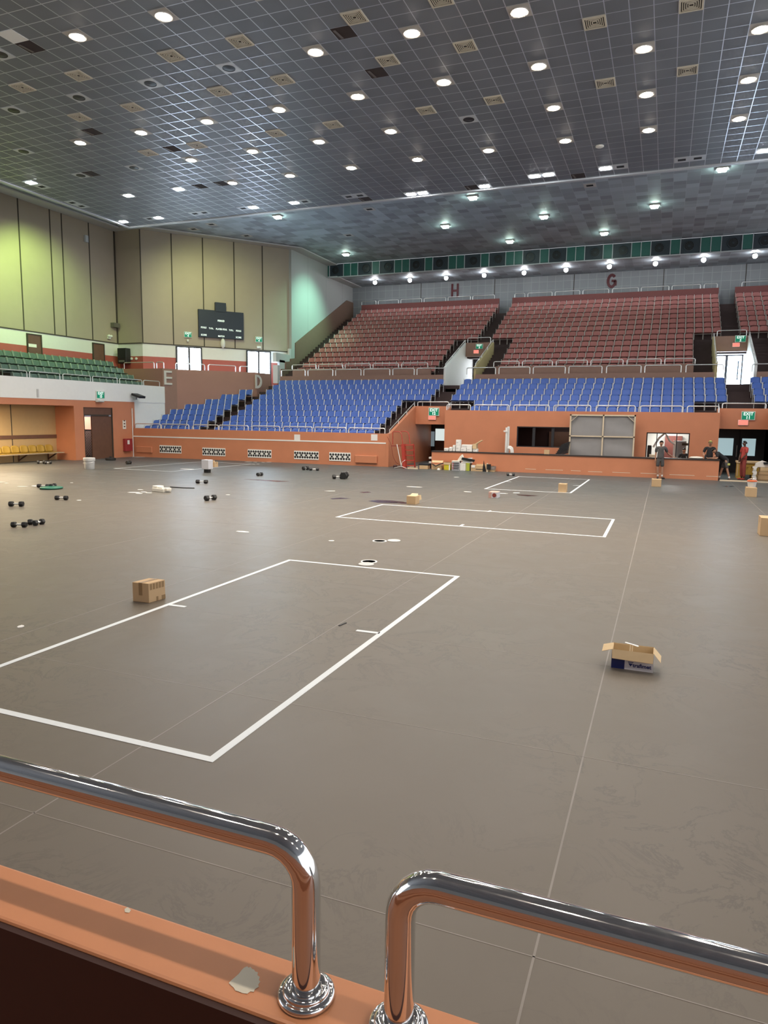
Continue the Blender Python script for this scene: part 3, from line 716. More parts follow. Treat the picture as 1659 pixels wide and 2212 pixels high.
# rails on the lettered parapet
def dpt(x): p = at_plane(x, 800, E1, DN); return p
lst = [((XB+1.2, 37.4), (-30.7, 37.4)), ((-30.5, 37.4), (-29.95, 37.4))]
ee = [(380, 443), (451, 510), (519, 549)]
for a, b in ee:
    p, q = dpt(a), dpt(b); lst.append(((p.x-DN.x*.09, p.y-DN.y*.09), (q.x-DN.x*.09, q.y-DN.y*.09)))
for n, (a, b) in enumerate(lst):
    o = arch((*a, PZ), (*b, PZ), .40, .03, .1, 8).build('handrail', M['steel'], None, smooth=True)
    tag(o, f'steel handrail, {nth(n+1)} from the left on the lettered brown parapet', 'handrail', 'handrails on the lettered parapet')
# sloping rails on the exit side walls
def slope_rail(pts, X, label):
    b = B(); P = [Vector((X, y, z+.20)) for y, z in pts]
    b.tube(P, .024, 8)
    for i in range(4):
        t = i/3; q = P[0].lerp(P[-1], t); b.tube([q, q-Vector((0, 0, .22))], .02, 8)
    tag(b.build('handrail', M['steel'], None, smooth=True), label, 'handrail', 'sloping handrails beside the exits')
slope_rail([(34.6, zt), (38.5, HT)], -13.37, 'sloping steel handrail up the left wall of exit 12')
slope_rail([(37.9, GT), (38.6, HT)], -11.27, 'short sloping steel handrail right of exit 12')
slope_rail([(37.9, GT), (38.6, HT)], 2.36, 'short sloping steel handrail left of exit 11')
for X, lab in ((-13.17, 'sloping steel handrail up the white left wall of exit 3'), (-11.22, 'sloping steel handrail up the right wall of exit 3'), (2.40, 'sloping steel handrail up the left wall of exit 2'), (4.35, 'sloping steel handrail up the right wall of exit 2')):
    slope_rail([(43.7, vz0.z), (48.3, vz1.z)], X, lab)
for X0_, X1_, lab in ((-13.0, -11.4, 'steel handrail across the header above exit 3'), (2.58, 4.18, 'steel handrail across the header above exit 2')):
    tag(arch((X0_, 48.3, vz1.z), (X1_, 48.3, vz1.z), .34, .025, .1, 8).build('handrail', M['steel'], None, smooth=True), lab, 'handrail', 'handrails across the exit headers')

# ================================================================== ceiling fixtures
def cell(p):
    return (CX0+CTX*(math.floor((p.x-CX0)/CTX)+.5), CY0+CTY*(math.floor((p.y-CY0)/CTY)+.5))
def order(items, gap=.9):
    """sort (x, y) spots into rows of equal y (near to far), left to right in each"""
    it = sorted(items, key=lambda q: q[1]); rows = []
    for q in it:
        if rows and q[1]-rows[-1][-1][1] < gap: rows[-1].append(q)
        else: rows.append([q])
    return [(r+1, i+1, q) for r, rw in enumerate(rows) for i, q in enumerate(sorted(rw, key=lambda q: q[0]))]
def scatter(proto, spots, z, text, gap=.9):
    for n, (r, i, q) in enumerate(order(spots, gap)):
        lab = text.format(i=nth(i), r=nth(r))
        if n == 0: proto.location = (q[0], q[1], z); proto['label'] = lab
        else: dup(proto, (q[0], q[1], z), 0, lab)
DL = [(177, 76), (361, 33), (575, -3), (684, 111), (890, 72), (1120, 25), (1388, 102), (1638, 62), (1617, 167), (1597, 251), (1162, 142), (1194, 232), (1394, 201), (1399, 279), (958, 178), (774, 208), (1217.5, 305), (1053.8, 328), (845.6, 286), (901.6, 347.6), (606, 237), (691.7, 307), (453, 262), (550, 327), (629, 381), (761, 364), (310, 282.5), (418, 344.6), (506, 395), (178, 304)]
taken = set()
def take(px):
    out = []
    for x, y in px:
        c = cell(at_z(x, y, CZ)); key = (round(c[0], 2), round(c[1], 2))
        if key not in taken: taken.add(key); out.append(c)
    return out
hx, hy = CTX/2-.006, CTY/2-.006
dl = thing('ceiling_downlight', 'x', 'ceiling light', (0, 0, 0), 0, 'round warm ceiling downlights')
B().box(-hx, hx, -hy, hy, -.015, .0).build('plate', M['lampplate'], dl)
B().lathe((0, 0, -.015), [(.205, .0), (.235, -.0), (.235, -.035), (.205, -.03)], 28).build('trim_ring', M['lampplate'], dl)
B().lathe((0, 0, -.02), [(.2, 0), (.2, -.02), (.12, -.05), (.01, -.06)], 28).build('lens', M['lwarm'], dl, smooth=True)
dspots = take(DL)
scatter(dl, dspots, CZ, 'round warm downlight, {i} from the left in the {r} row of lights')
for Y in (11.5, 15.2, 19.4):
    for X in (-25, -20, -15, -10, -5, 0, 5, 10):
        p = Vector((X, Y, CZ)); d = p-EYE; zc_ = d.dot(fwd)
        if zc_ > 0:
            u_, v_ = W/2+FPX*d.dot(RGT)/zc_, H/2-FPX*d.dot(UPV)/zc_
            if -60 < u_ < W+60 and -60 < v_ < H+60: continue
        dup(dl, (CX0+CTX*(round((X-CX0)/CTX)+.5), CY0+CTY*(round((Y-CY0)/CTY)+.5), CZ), 0, 'round warm downlight over the near half of the court, outside the view')
RL = [(48, 391), (283, 419), (392, 408.5), (347, 469), (272.5, 477), (638.7, 441), (552, 450.7), (878, 415.8), (903.4, 413.4), (1038, 398.6), (1151.5, 384.8), (1181, 380.8), (1305, 366.3), (1649.6, 323)]
rl = thing('ceiling_lamp', 'x', 'ceiling light', (0, 0, 0), 0, 'small white ceiling lamps near the molding')
B().box(-hx, hx, -hy, hy, -.02, .0).build('plate', M['metalplate'], rl)
B().box(-.2, .2, -.14, .14, -.032, -.02).build('lens', M['lcool'], rl)
scatter(rl, take(RL), CZ, 'small rectangular white lamp, {i} from the left in the {r} row of lamps', .7)
VE = [(177, 161.5), (58, 184.5), (376, 119), (293, 230), (178.4, 249.5), (769, 41), (523, 90.4), (614.6, 173.6), (478.4, 197.7), (722, 272.5), (601, 289), (325.5, 328), (431, 314.5), (953, 8.4), (1005, 102.5), (839.8, 132.6), (1066.4, 219.4), (921.8, 242.3), (1281.6, 51), (1489, 13.8), (1482, 152), (1306.5, 180)]
ve = thing('air_diffuser', 'x', 'air vent', (0, 0, 0), 0, 'square beige air diffusers')
fv = B()
def sqring(b, r0, r1, z0, z1, mi=0):
    for sx, sy in ((1, 0), (-1, 0), (0, 1), (0, -1)):
        if sx: b.box(min(sx*r0, sx*r1), max(sx*r0, sx*r1), -r1, r1, z0, z1, mi)
        else: b.box(-r0, r0, min(sy*r0, sy*r1), max(sy*r0, sy*r1), z0, z1, mi)
sqring(fv, .25, .298, -.03, 0); fv.build('frame', M['vent'], ve)
B().box(-.25, .25, -.25, .25, -.004, 0).build('throat', M['ventslot'], ve)
lv = B()
for r in (.06, .11, .16, .21): 
    for sx, sy in ((1, 0), (-1, 0), (0, 1), (0, -1)):
        if sx: lv.bar((sx*r, -r, -.012), (sx*r, r, -.012), .024, .014)
        else: lv.bar((-r, sy*r, -.012), (r, sy*r, -.012), .024, .014)
lv.build('louvre', M['vent'], ve)
scatter(ve, take(VE), CZ, 'square beige air diffuser, {i} from the left in the {r} row of vents')
SP = [(11, 116), (38.6, 235), (178.4, 208.6), (331.5, 179.6), (500.8, 148.3), (1013.4, 261.6), (58, 323.4), (181, 376), (295.4, 360.8)]
sp = thing('ceiling_speaker', 'x', 'ceiling speaker', (0, 0, 0), 0, 'round ceiling speakers in white plates')
B().box(-hx, hx, -hy, hy, -.012, 0).build('plate', M['metalplate'], sp)
B().lathe((0, 0, -.012), [(.20, 0), (.20, -.012), (.185, -.012), (.18, -.004), (.02, -.02)], 26).build('grille', M['black'], sp)
scatter(sp, take(SP), CZ, 'round dark speaker in a white plate, {i} from the left, {r} row', .7)
HOL = [(75, 96.5), (205, 282), (745, 72), (818, 158), (205, 373), (377, 321), (436, 402), (484, 397), (270, 485), (790.6, 434), (1019, 409), (1246.5, 383)]
ho = thing('ceiling_opening', 'x', 'missing tile', (0, 0, 0), 0, 'dark openings where tiles are missing')
B().box(-hx, hx, -hy, hy, -.004, 0).build('void', mat('void_brown', (.035, .022, .02), .9, var=.3, vscale=3), ho)
B().bar((-.2, -.22, -.012), (-.15, .24, -.012), .07, .015).build('duct', mat('duct_grey', (.13, .11, .10), .6), ho)
scatter(ho, take(HOL), CZ, 'dark gap of a missing ceiling tile, {i} from the left, {r} row', .7)
PL = [(75, 402), (159, 434), (181, 442), (328, 472), (426.5, 462), (446, 459.6), (529, 452.4), (663, 439), (753, 429), (778.5, 426), (1012, 402), (1335.6, 362.5), (1470.6, 345.9), (1506, 341.4)]
pl = thing('ceiling_plate', 'x', 'ceiling plate', (0, 0, 0), 0, 'pale ceiling plates with an empty lamp hole')
B().box(-hx, hx, -hy, hy, -.012, 0).build('plate', M['metalplate'], pl)
B().box(-.15, .15, -.12, .12, -.016, -.012).build('hole', M['dark'], pl)
scatter(pl, take(PL), CZ, 'pale ceiling plate with a dark lamp hole, {i} from left, {r} row', .7)
c = cell(at_z(38.6, 76, CZ)); tag(B().box(c[0]-hx, c[0]+hx, c[1]-hy, c[1]+hy, CZ-.012, CZ).build('ceiling_tile', M['whiteband']), 'single pale ceiling tile beside a gap near the top left', 'ceiling tile')
p = at_z(1295.5, 315.4, CZ); tag(B().lathe((p.x, p.y, CZ), [(.16, 0), (.16, -.03), (.10, -.06), (.01, -.06)], 20).build('smoke_detector', M['white'], None, smooth=True), 'small white smoke detector disc on the dark ceiling', 'smoke detector')
# lamps of the far ceiling
GL = [(599.6, 469), (747, 550), (961.8, 489.5), (1021, 427.7), (1101, 522), (1174.8, 469), (1305, 504.7), (1413.9, 446), (1560.5, 366.3)]
gl = thing('ceiling_lamp', 'x', 'ceiling light', (0, 0, 0), 0, 'greenish lamps of the far ceiling')
B().box(-.26, .26, -.2, .2, -.08, 0).build('housing', M['lampplate'], gl)
B().prism([(-.22, -.17, -.08), (.22, -.17, -.08), (.17, -.10, -.17), (-.17, -.10, -.17)], (0, .27, 0)).build('lens', M['lgreen'], gl)
gspots = []
for x, y in GL: p = at_z(x, y, FZ-.1); gspots.append((p.x, p.y))
scatter(gl, gspots, FZ, 'greenish white lamp on the far ceiling, {i} from the left in the {r} row', 1.2)
FP = [(456.7, 484.5), (418, 494.6), (532.6, 509), (753, 508), (798, 451.7), (1274, 400.4)]
fp = thing('ceiling_plate', 'x', 'ceiling plate', (0, 0, 0), 0, 'pale plates of the far ceiling')
B().box(-.3, .3, -.3, .3, -.012, 0).build('plate', M['lampplate'], fp); B().box(-.17, .17, -.13, .13, -.016, -.012).build('hole', M['dark'], fp)
scatter(fp, [(lambda q: (q.x, q.y))(at_z(x, y, FZ)) for x, y in FP], FZ, 'pale plate on the far ceiling, {i} from the left in the {r} row', .5)
SL = [(810.4, 609.4), (885.6, 604.7), (964, 599.7), (1046, 594), (1132.3, 588.5), (1222.8, 582.3), (1316.5, 575), (1416, 568.6), (1520, 560.6), (1631, 552)]
sl = thing('spot_lamp', 'x', 'spotlight', (0, 0, 0), 0, 'small spotlights under the soffit')
B().lathe((0, 0, 0), [(.08, 0), (.13, -.05), (.14, -.2)], 16).build('can', M['lampplate'], sl)
B().ball((0, -.03, -.2), .15, .13, .16).build('lens', M['lspot'], sl, smooth=True)
for X in (-9, -5.5, -2, 1.5, 5, 8.5): dup(dl, (X, .95, CZ), 0, 'round warm downlight straight above the near parapet, outside the view')
for n, (x, y) in enumerate(SL):
    p = at_z(x, y, 13.38); lab = f'small white spotlight under the soffit, {nth(n+1)} from the left'
    if n == 0: sl.location = (p.x, p.y, 13.55); sl['label'] = lab
    else: dup(sl, (p.x, p.y, 13.55), 0, lab)
# ================================================================== doors, windows, signs
def text_mesh(name, s, size, o, r, u, m, parent=None, depth=.006, bold=.0, sx=1.0):
    """raised lettering: o centre, r reading direction, u up"""
    cu = bpy.data.curves.new(name, 'FONT'); cu.body = s; cu.size = size; cu.extrude = depth; cu.offset = bold
    cu.align_x = 'CENTER'; cu.align_y = 'CENTER'; cu.resolution_u = 3
    t = bpy.data.objects.new(name, cu); COL.objects.link(t)
    dg = bpy.context.evaluated_depsgraph_get()
    me = bpy.data.meshes.new_from_object(t.evaluated_get(dg)); bpy.data.objects.remove(t)
    r = Vector(r).normalized(); u = Vector(u).normalized(); n = r.cross(u); o = Vector(o)
    pts = [o + r*(v.co.x*sx) + u*v.co.y + n*v.co.z for v in me.vertices]
    fs = [list(p.vertices) for p in me.polygons]
    bpy.data.meshes.remove(me)
    return B().add(pts, fs).build(name, m, parent)
UP = Vector((0, 0, 1))
def panel(b, o, r, n, w, h, th, mi=0, off=0.0):
    o = Vector(o)+n*(off+th/2); b.obox(o, r*(w/2), UP*(h/2), n*(th/2), mi); return b
def exit_sign(p, r, n, num, label, w=.62, h=.46):
    r = Vector(r).normalized(); n = Vector(n).normalized(); p = Vector(p)
    t = thing('exit_sign', label, 'exit sign', tuple(p-UP*h/2))
    panel(B(), p, r, n, w, h, .08).build('housing', M['white'], t)
    panel(B(), p, r, n, w*.90, h*.86, .01, 0, .08).build('face', M['gsign'], t)
    text_mesh('lettering', 'EXIT', h*.50, p+n*.092+UP*h*.19, r, UP, M['gtext'], t, .003, .004)
    text_mesh('lettering', num, h*.48, p+n*.092-UP*h*.22, r, UP, M['gtext'], t, .003, .006)
def red_sign(p, r, n, label, w=.44, h=.28):
    r = Vector(r).normalized(); n = Vector(n).normalized(); p = Vector(p)
    t = thing('lit_sign', label, 'lit sign', tuple(p-UP*h/2))
    panel(B(), p, r, n, w, h, .06).build('housing', M['white'], t)
    panel(B(), p, r, n, w*.92, h*.84, .01, 0, .06).build('face', M['rsign'], t)
RX, NY = Vector((1, 0, 0)), Vector((0, -1, 0))
exit_sign(at_y(938, 889.5, 38.5), RX, NY, '12', 'green EXIT 12 sign on the orange header left of the booth')
red_sign(at_y(934, 901.6, 38.5), RX, NY, 'small red lit sign on the orange header left of the booth')
exit_sign(at_y(1616, 898, 38.5), RX, NY, '11', 'green EXIT 11 sign above the black doors', .60, .42)
red_sign(at_y(1605, 912.8, 38.5), RX, NY, 'small red lit sign above the black doors', .44, .26)
exit_sign(at_y(1036, 748.5, 48.2), RX, NY, '3', 'green EXIT 3 sign on the header of the upper left exit', .50, .34)
red_sign(at_y(1029, 760, 48.2), RX, NY, 'small red lit sign in the upper exit under letter H', .36, .24)
exit_sign(at_y(1599.5, 732, 48.2), RX, NY, '2', 'green EXIT 2 sign on the header of the upper right exit', .60, .40)
red_sign(at_y(1590, 745, 48.2), RX, NY, 'small red lit sign in the upper exit at the right edge', .40, .24)
exit_sign(at_plane(405.5, 723, P0, DN), DD, DN, '4', 'green EXIT 4 sign on beige wall left of the scoreboard', .52, .38)
exit_sign(at_plane(558.5, 733.5, P0, DN), DD, DN, '4', 'green EXIT 4 sign on beige wall right of the scoreboard', .52, .38)
RY_, NX = Vector((0, 1, 0)), Vector((1, 0, 0))
exit_sign(at_x(215, 853, XL+.02), RY_, NX, '13', 'green EXIT 13 sign on the white balcony front above the brown door', .62, .42)
p = at_x(213, 865, XL+.02); tag(B().box(XL+.02, XL+.2, p.y-.25, p.y+.25, p.z-.10, p.z+.10).box(XL+.2, XL+.26, p.y-.2, p.y+.2, p.z-.07, p.z+.02).build('emergency_light', M['white'], None, bevel=.02), 'white emergency light box under the EXIT 13 sign', 'emergency light')
for x, y, lab in ((405, 736, 'small white lamp on beige wall under the left EXIT 4 sign'), (558.5, 750, 'white oval lamp above the right glass door')):
    p = at_plane(x, y, P0, DN); b = B(); panel(b, p, DD, DN, .32 if x > 500 else .14, .16, .1); tag(b.build('wall_lamp', M['white'], None, bevel=.03), lab, 'wall lamp')
p = at_plane(480.5, 742, P0, DN); b = B(); b.ball(p+DN*.1, .16, .16, .34); tag(b.build('wall_lamp', M['white'], None, smooth=True), 'white bulkhead lamp on beige wall under the scoreboard', 'wall lamp')

# scoreboard
A, Bq, Cq = at_plane(427, 668, P0, DN), at_plane(524.3, 677.5, P0, DN), at_plane(428, 728, P0, DN)
wS = (Bq-A).dot(DD); hS = A.z-Cq.z; oS = A + DD*wS/2 - UP*hS/2
oS.z = (A.z+Cq.z)/2
sbd = thing('scoreboard', 'dark navy scoreboard with white wording on the beige diagonal wall', 'scoreboard', tuple(oS-UP*hS/2))
panel(B(), oS, DD, DN, wS, hS, .16).build('board', M['score'], sbd)
fb = B()
for s in (-1, 1):
    panel(fb, oS+DD*s*(wS/2-.03), DD, DN, .06, hS, .155); panel(fb, oS+UP*s*(hS/2-.03), DD, DN, wS, .06, .155)
fb.build('rim', M['black'], sbd)
pc = at_plane(475, 664.5, P0, DN); panel(B(), pc, DD, DN, .75, .62, .2).build('clock_box', M['score'], sbd)
for s, x, y, sz in (('PERIOD', 476, 694, .17), ('FOULS', 438.5, 708, .155), ('T.O.L.', 455, 710, .155), ('PLAYER FOUL', 477, 712, .155), ('T.O.L.', 498, 714, .155), ('FOULS', 513.8, 715.5, .155), ('SCORE', 439, 724, .155), ('MATCH', 476.5, 727, .155), ('SCORE', 513.8, 729.6, .155)):
    p = at_plane(x, y, P0, DN)+DN*.165
    text_mesh('lettering', s, sz, p, DD, UP, M['gtext'], sbd, .004, .003, .82)

# glass double doors of the diagonal wall, bright with daylight
def glass_door(name, xl, xr, yt, zb):
    a, c = at_plane(xl, yt, P0, DN), at_plane(xr, yt, P0, DN); w = (c-a).dot(DD); zt_ = a.z; o = a+DD*w/2; o.z = (zt_+zb)/2; h = zt_-zb
    d = panel(B(), o, DD, DN, w, h, .02, 0, .02).build(name, M['glassbright']); d['kind'] = 'structure'
    f = B()
    for s in (-1, 1): panel(f, o+DD*s*w/2, DD, DN, .10, h, .10)
    panel(f, o, DD, DN, .13, h, .08); panel(f, o+UP*h/2, DD, DN, w+.1, .08, .1); panel(f, o-UP*(h/2-1.0), DD, DN, w, .05, .09)
    f.build('frame', M['doorblack'], d); return d
glass_door('door_1', 381, 434, 749, 4.5); glass_door('door_2', 533, 583, 758, 4.5)
# dark doors behind the balcony
for nm, xl, xr, yt in (('door_3', 58, 86, 722), ('door_4', 200, 222, 742)):
    a, c = at_x(xl, yt, XB), at_x(xr, yt, XB)
    d = B().box(XB, XB+.06, a.y, c.y, 5.0, a.z).build(nm, M['woodbrown']); d['kind'] = 'structure'
    B().box(XB, XB+.09, a.y-.06, a.y, 5.0, a.z+.06).box(XB, XB+.09, c.y, c.y+.06, 5.0, a.z+.06).box(XB, XB+.09, a.y, c.y, a.z, a.z+.06).build('frame', M['joint'], d)
    if nm == 'door_3':
        p = at_x(68.5, 746.5, XB); B().box(XB+.06, XB+.07, p.y-.28, p.y+.28, p.z-.09, p.z+.09).build('sign_plate', M['paper'], d)
# upper exit doors
d = B().box(-12.85, -11.5, 50.40, 50.44, 4.62, vh-.02).build('door_5', mat('shaded_daylight_pane', (.9, .95, 1), .2, emit=(.86, .93, 1), estr=2.2)); d['kind'] = 'structure'
B().box(-13.1, -12.72, 50.3, 50.42, 4.6, vh).box(-11.62, -11.3, 50.3, 50.42, 4.6, vh).build('frame', M['doorblack'], d)
B().tube([(-12.28, 50.3, 5.5), (-12.28, 50.3, 6.9)], .025, 8).build('handle', M['doorblack'], d)
d = B().box(2.5, 4.26, 50.40, 50.44, 4.62, vh-.02).build('door_6', M['glassbright']); d['kind'] = 'structure'
B().box(2.48, 2.56, 50.28, 50.40, 4.6, vh).box(4.20, 4.28, 50.28, 50.40, 4.6, vh).box(3.27, 3.42, 50.28, 50.40, 4.6, vh).box(2.48, 4.28, 50.28, 50.4, vh-.1, vh).build('frame', M['doorblack'], d)
B().box(3.98, 4.06, 50.26, 50.3, 5.2, 6.4).build('handle', M['navy'], d)
# exit 12 door at the end of the passage, pale pane over a brown panel, one leaf open
d = B().box(-13.3, -11.2, 41.5, 41.6, 0, HB+.1).build('door_7', M['doorblack']); d['kind'] = 'structure'
a, c = at_y(941, 926, 41.49), at_y(962, 952, 41.49)
B().box(a.x, -11.36, 41.47, 41.5, c.z, a.z).build('pane', mat('grey_daylight_pane', (.3, .36, .36), .3, emit=(.55, .62, .60), estr=.38), d)
a2 = at_y(941, 976, 41.49); B().box(a.x, a.x+.62, 41.47, 41.5, .2, c.z).build('lower_panel', M['woodbrown'], d)
a, c = at_y(930, 932, 41.49), at_y(938, 964, 41.49); B().box(a.x, c.x, 41.46, 41.5, c.z, a.z).build('narrow_pane', mat('dim_pane', (.14, .16, .17), .3, emit=(.4, .5, .55), estr=.10), d)
# exit 11 doors
for nm, x0, x1, pa_, pb_ in (('door_8', 2.42, 3.55, (1546, 946), (1582, 984)), ('door_9', 3.57, 4.7, (1597, 947), (1630, 985))):
    d = B().box(x0, x1, 40.2, 40.28, 0, HB2).build(nm, M['doorblack']); d['kind'] = 'structure'
    a, c = at_y(*pa_, 40.2), at_y(*pb_, 40.2)
    B().box(max(a.x, x0+.1), c.x, 40.17, 40.2, c.z, a.z).build('pane', M['pane'], d)
    xk = x1-.1 if nm == 'door_8' else x0+.1
    B().tube([(xk, 40.12, .8), (xk, 40.12, 1.4)], .02, 8).build('handle', M['steel'], d)
# brown double door in the left court wall, its far leaf shut, the near leaf open on a lattice gate
d = B().box(XL-.12, XL-.06, 31.05, 32.6, 0, 2.42).build('door_10', M['woodbrown']); d['kind'] = 'structure'
B().box(XL-.14, XL-.05, 30.43, 32.65, 2.48, 2.89).build('transom', M['woodbrown'], d)
B().box(XL-.16, XL-.02, 30.43, 30.5, 0, 2.89).box(XL-.16, XL-.02, 32.58, 32.65, 0, 2.89).box(XL-.16, XL-.02, 30.43, 32.65, 2.42, 2.5).build('frame', M['joint'], d)
B().box(XL-1.0, XL-.16, 30.44, 30.47, 0, 2.42).build('open_leaf', M['woodbrown'], d)
B().box(XL-.06, XL, 32.35, 32.5, 2.40, 2.47).build('closer', M['steel'], d)
B().box(XL-.06, XL, 30.5, 30.95, 2.36, 2.44).build('closer', M['steel'], d)
lg = thing('lattice_gate', 'dark lattice gate seen through the open brown door', 'gate', (-31.2, 32.5, 0)); lb = B()
for k in range(-6, 16):
    z0 = k*.16
    for s in (1, -1):
        p0, p1 = Vector((-31.9, 32.5, z0 if s > 0 else z0+1.5)), Vector((-30.4, 32.5, z0+1.5 if s > 0 else z0))
        def clip(p, q):
            t0, t1 = 0, 1; dz = q.z-p.z
            for zz, sg in ((0.05, 1), (1.55, -1)):
                t = (zz-p.z)/dz
                if (dz*sg) > 0: t0 = max(t0, t)
                else: t1 = min(t1, t)
            return (p.lerp(q, t0), p.lerp(q, t1)) if t1 > t0+.02 else None
        cl = clip(p0, p1)
        if cl: lb.bar(cl[0], cl[1], .045, .02, up=(0, 1, 0))
lb.build('lattice', mat('dull_lattice', (.20, .14, .13), .6), lg)
B().box(-31.95, -31.9, 32.47, 32.53, 0, 1.6).box(-30.4, -30.35, 32.47, 32.53, 0, 1.6).box(-31.95, -30.35, 32.47, 32.53, 1.55, 1.6).build('frame', M['black'], lg)

# ------------------------------------------------------------------ letters
def solid_letter(ch, c, r, n, w, h, th, m, label, s=.26):
    c, r, n = Vector(c), Vector(r).normalized(), Vector(n).normalized(); b = B(); t = w*s
    P = lambda x, y, a, e: b.obox(c+r*x+UP*y+n*th/2, r*(a/2), UP*(e/2), n*(th/2))
    if ch == 'E':
        P(-w/2+t/2, 0, t, h)
        for y in (-h/2+t*.4, 0, h/2-t*.4): P(t*.5, y, w-t, t*.8)
    elif ch == 'H':
        P(-w/2+t/2, 0, t, h); P(w/2-t/2, 0, t, h); P(0, 0, w-2*t, t)
    elif ch in 'DG':
        N = 14; a0, a1 = (-PI/2, PI/2) if ch == 'D' else (PI*.22, PI*1.93)
        if ch == 'D': P(-w/2+t/2, 0, t, h)
        for i in range(N):
            q = []
            for j in (i, i+1):
                a = a0+(a1-a0)*j/N
                ce = Vector((-w/2+t, 0)) if ch == 'D' else Vector((0, 0))
                ax = (w-t) if ch == 'D' else w/2
                for k in (1, 0):
                    rx, ry = (ax, h/2) if k else (ax-t, h/2-t)
                    q.append(c + r*(ce.x+rx*math.cos(a)) + UP*(ry*math.sin(a)))
            b.prism([q[0], q[1], q[3], q[2]], n*th)
        if ch == 'G': P(w/2-t/2, -h*.16, t, h*.34); P(w*.20, 0, w*.42, t*.8)
    return tag(b.build('wall_letter', m), label, 'wall letter')
pe = (E1-E0).normalized(); ne = Vector((pe.y, -pe.x, 0)); o = at_plane(362.5, 816, E0, ne)
solid_letter('E', o, pe, ne, .56, .88, .05, M['letterwhite'], 'pale letter E on the brown strip left of the lettered parapet')
pd_ = (D1-D0).normalized(); ndv = Vector((pd_.y, -pd_.x, 0)); o = at_plane(558, 824.5, D0, ndv)
solid_letter('D', o, pd_, ndv, .62, .92, .05, M['letterwhite'], 'pale letter D on the brown strip beside the stairs')
solid_letter('H', at_y(983, 628, YW), RX, NY, .62, 1.08, .06, M['letterred'], 'dark red letter H on the pale back wall')
solid_letter('G', at_y(1321.5, 607, YW), RX, NY, .72, 1.06, .06, M['letterred'], 'dark red letter G on the pale back wall', .28)

# ------------------------------------------------------------------ things on the left walls
p0, p1 = at_y(261, 753, 38.1), at_y(280.5, 786, 38.1)
ls = thing('loudspeaker', 'black loudspeaker hung on the brown wall behind the green seats', 'loudspeaker', ((p0.x+p1.x)/2, 38.0, p1.z))
B().box(p0.x, p1.x, 37.75, 38.2, p1.z, p0.z).build('cabinet', M['black'], ls, bevel=.03)
B().box(p0.x+.05, p1.x-.05, 37.73, 37.76, p1.z+.35, p0.z-.05).build('grille', M['dark'], ls)
B().box((p0.x+p1.x)/2-.22, (p0.x+p1.x)/2+.22, 37.73, 37.76, p1.z+.12, p1.z+.2).build('name_plate', mat('grey_plate', (.2, .2, .2), .5), ls)
p = at_x(253, 704, XB+.05); tag(B().box(XB, XB+.3, p.y-.55, p.y-.02, p.z-.14, p.z+.14).build('sensor_box', mat('grey_box', (.12, .11, .09), .6), None), 'small grey box on the corner of the beige panels', 'box')
p = at_x(234, 728, XB); tag(B().box(XB, XB+.12, p.y-.12, p.y+.12, p.z-.12, p.z+.12).ball((XB+.14, p.y-.1, p.z+.06), .09, .09, .09).ball((XB+.14, p.y+.12, p.z+.06), .09, .09, .09).build('emergency_light', M['white'], None), 'small twin-head emergency light low on the beige wall', 'emergency light')
p = at_x(184, 516, XB); tag(B().box(XB, XB+.15, p.y-.12, p.y+.12, p.z-.2, p.z+.2).build('wall_sensor', M['metalplate'], None), 'small pale sensor high on the beige wall', 'sensor')
p = at_x(243, 790, XB); tag(B().box(XB, XB+.15, p.y-.35, p.y+.25, p.z-.25, p.z+.18).build('wall_box', M['redwall'], None), 'small dull red box low on the brown wall behind green seats', 'box')
for x, lab in ((283, 'left'), (293, 'right')):
    p = at_y(x+2, 775, 38.25); tag(B().lathe((p.x, 38.25, p.z), [(.09, 0), (.09, .06), (.04, .08)], 14, 0, (0, -1, 0)).build('wall_lamp', M['white']), f'{lab} one of two tiny white discs beside the loudspeaker', 'wall lamp')
# floodlight on the corner of the balcony front
p = at_x(289, 858, XL+.02)
fl = thing('floodlight', 'dark tilted floodlight on the corner of the white balcony front', 'floodlight', (XL+.1, p.y, p.z-.1))
B().obox((XL+.45, p.y-.1, p.z+.08), (.30, 0, -.09), (0, .26, 0), (.02, 0, .06)).build('head', M['black'], fl); B().box(XL+.02, XL+.22, p.y-.06, p.y+.06, p.z-.14, p.z+.06).build('bracket', M['metalplate'], fl)
# fire hose cabinet, sign, conduit
a, c = at_x(265, 947.5, XL), at_x(281, 974, XL)
fc = thing('fire_hose_cabinet', 'dark red fire hose cabinet on the orange wall beside the brown door', 'fire cabinet', (XL+.1, (a.y+c.y)/2, c.z))
B().box(XL, XL+.22, a.y, c.y, c.z, a.z).build('body', M['firebox'], fc, bevel=.03)
p = at_x(271, 955, XL); B().box(XL+.22, XL+.225, p.y-.08, p.y+.1, p.z-.12, p.z+.12).build('notice', M['paper'], fc)
a, c = at_x(264.5, 908, XL), at_x(272, 926.5, XL)
sg = thing('wall_notice', 'cream upright notice with dark symbols on the orange wall', 'sign', (XL, (a.y+c.y)/2, c.z))
B().box(XL, XL+.02, a.y, c.y, c.z, a.z).build('board', M['foam'], sg)
sgb = B(); ym = (a.y+c.y)/2
for k in range(3): sgb.box(XL+.02, XL+.024, ym-.06, ym+.06, c.z+.1+.17*k, c.z+.18+.17*k)
sgb.build('symbol', M['woodbrown'], sg)
p = at_x(291, 925, XL)
tag(B().tube([(XL+.04, 34.22, .0), (XL+.04, 34.22, 2.9)], .03, 8).build('conduit', M['pipe'], None, smooth=True), 'white conduit up the corner of the left wall', 'pipe')
p = at_x(81, 849, XL+.02); tag(B().box(XL+.02, XL+.06, p.y-.05, p.y+.05, p.z-.22, p.z+.2).build('junction_box', M['greywhite'], None), 'small pale fitting on the white balcony front above the bench', 'fitting')
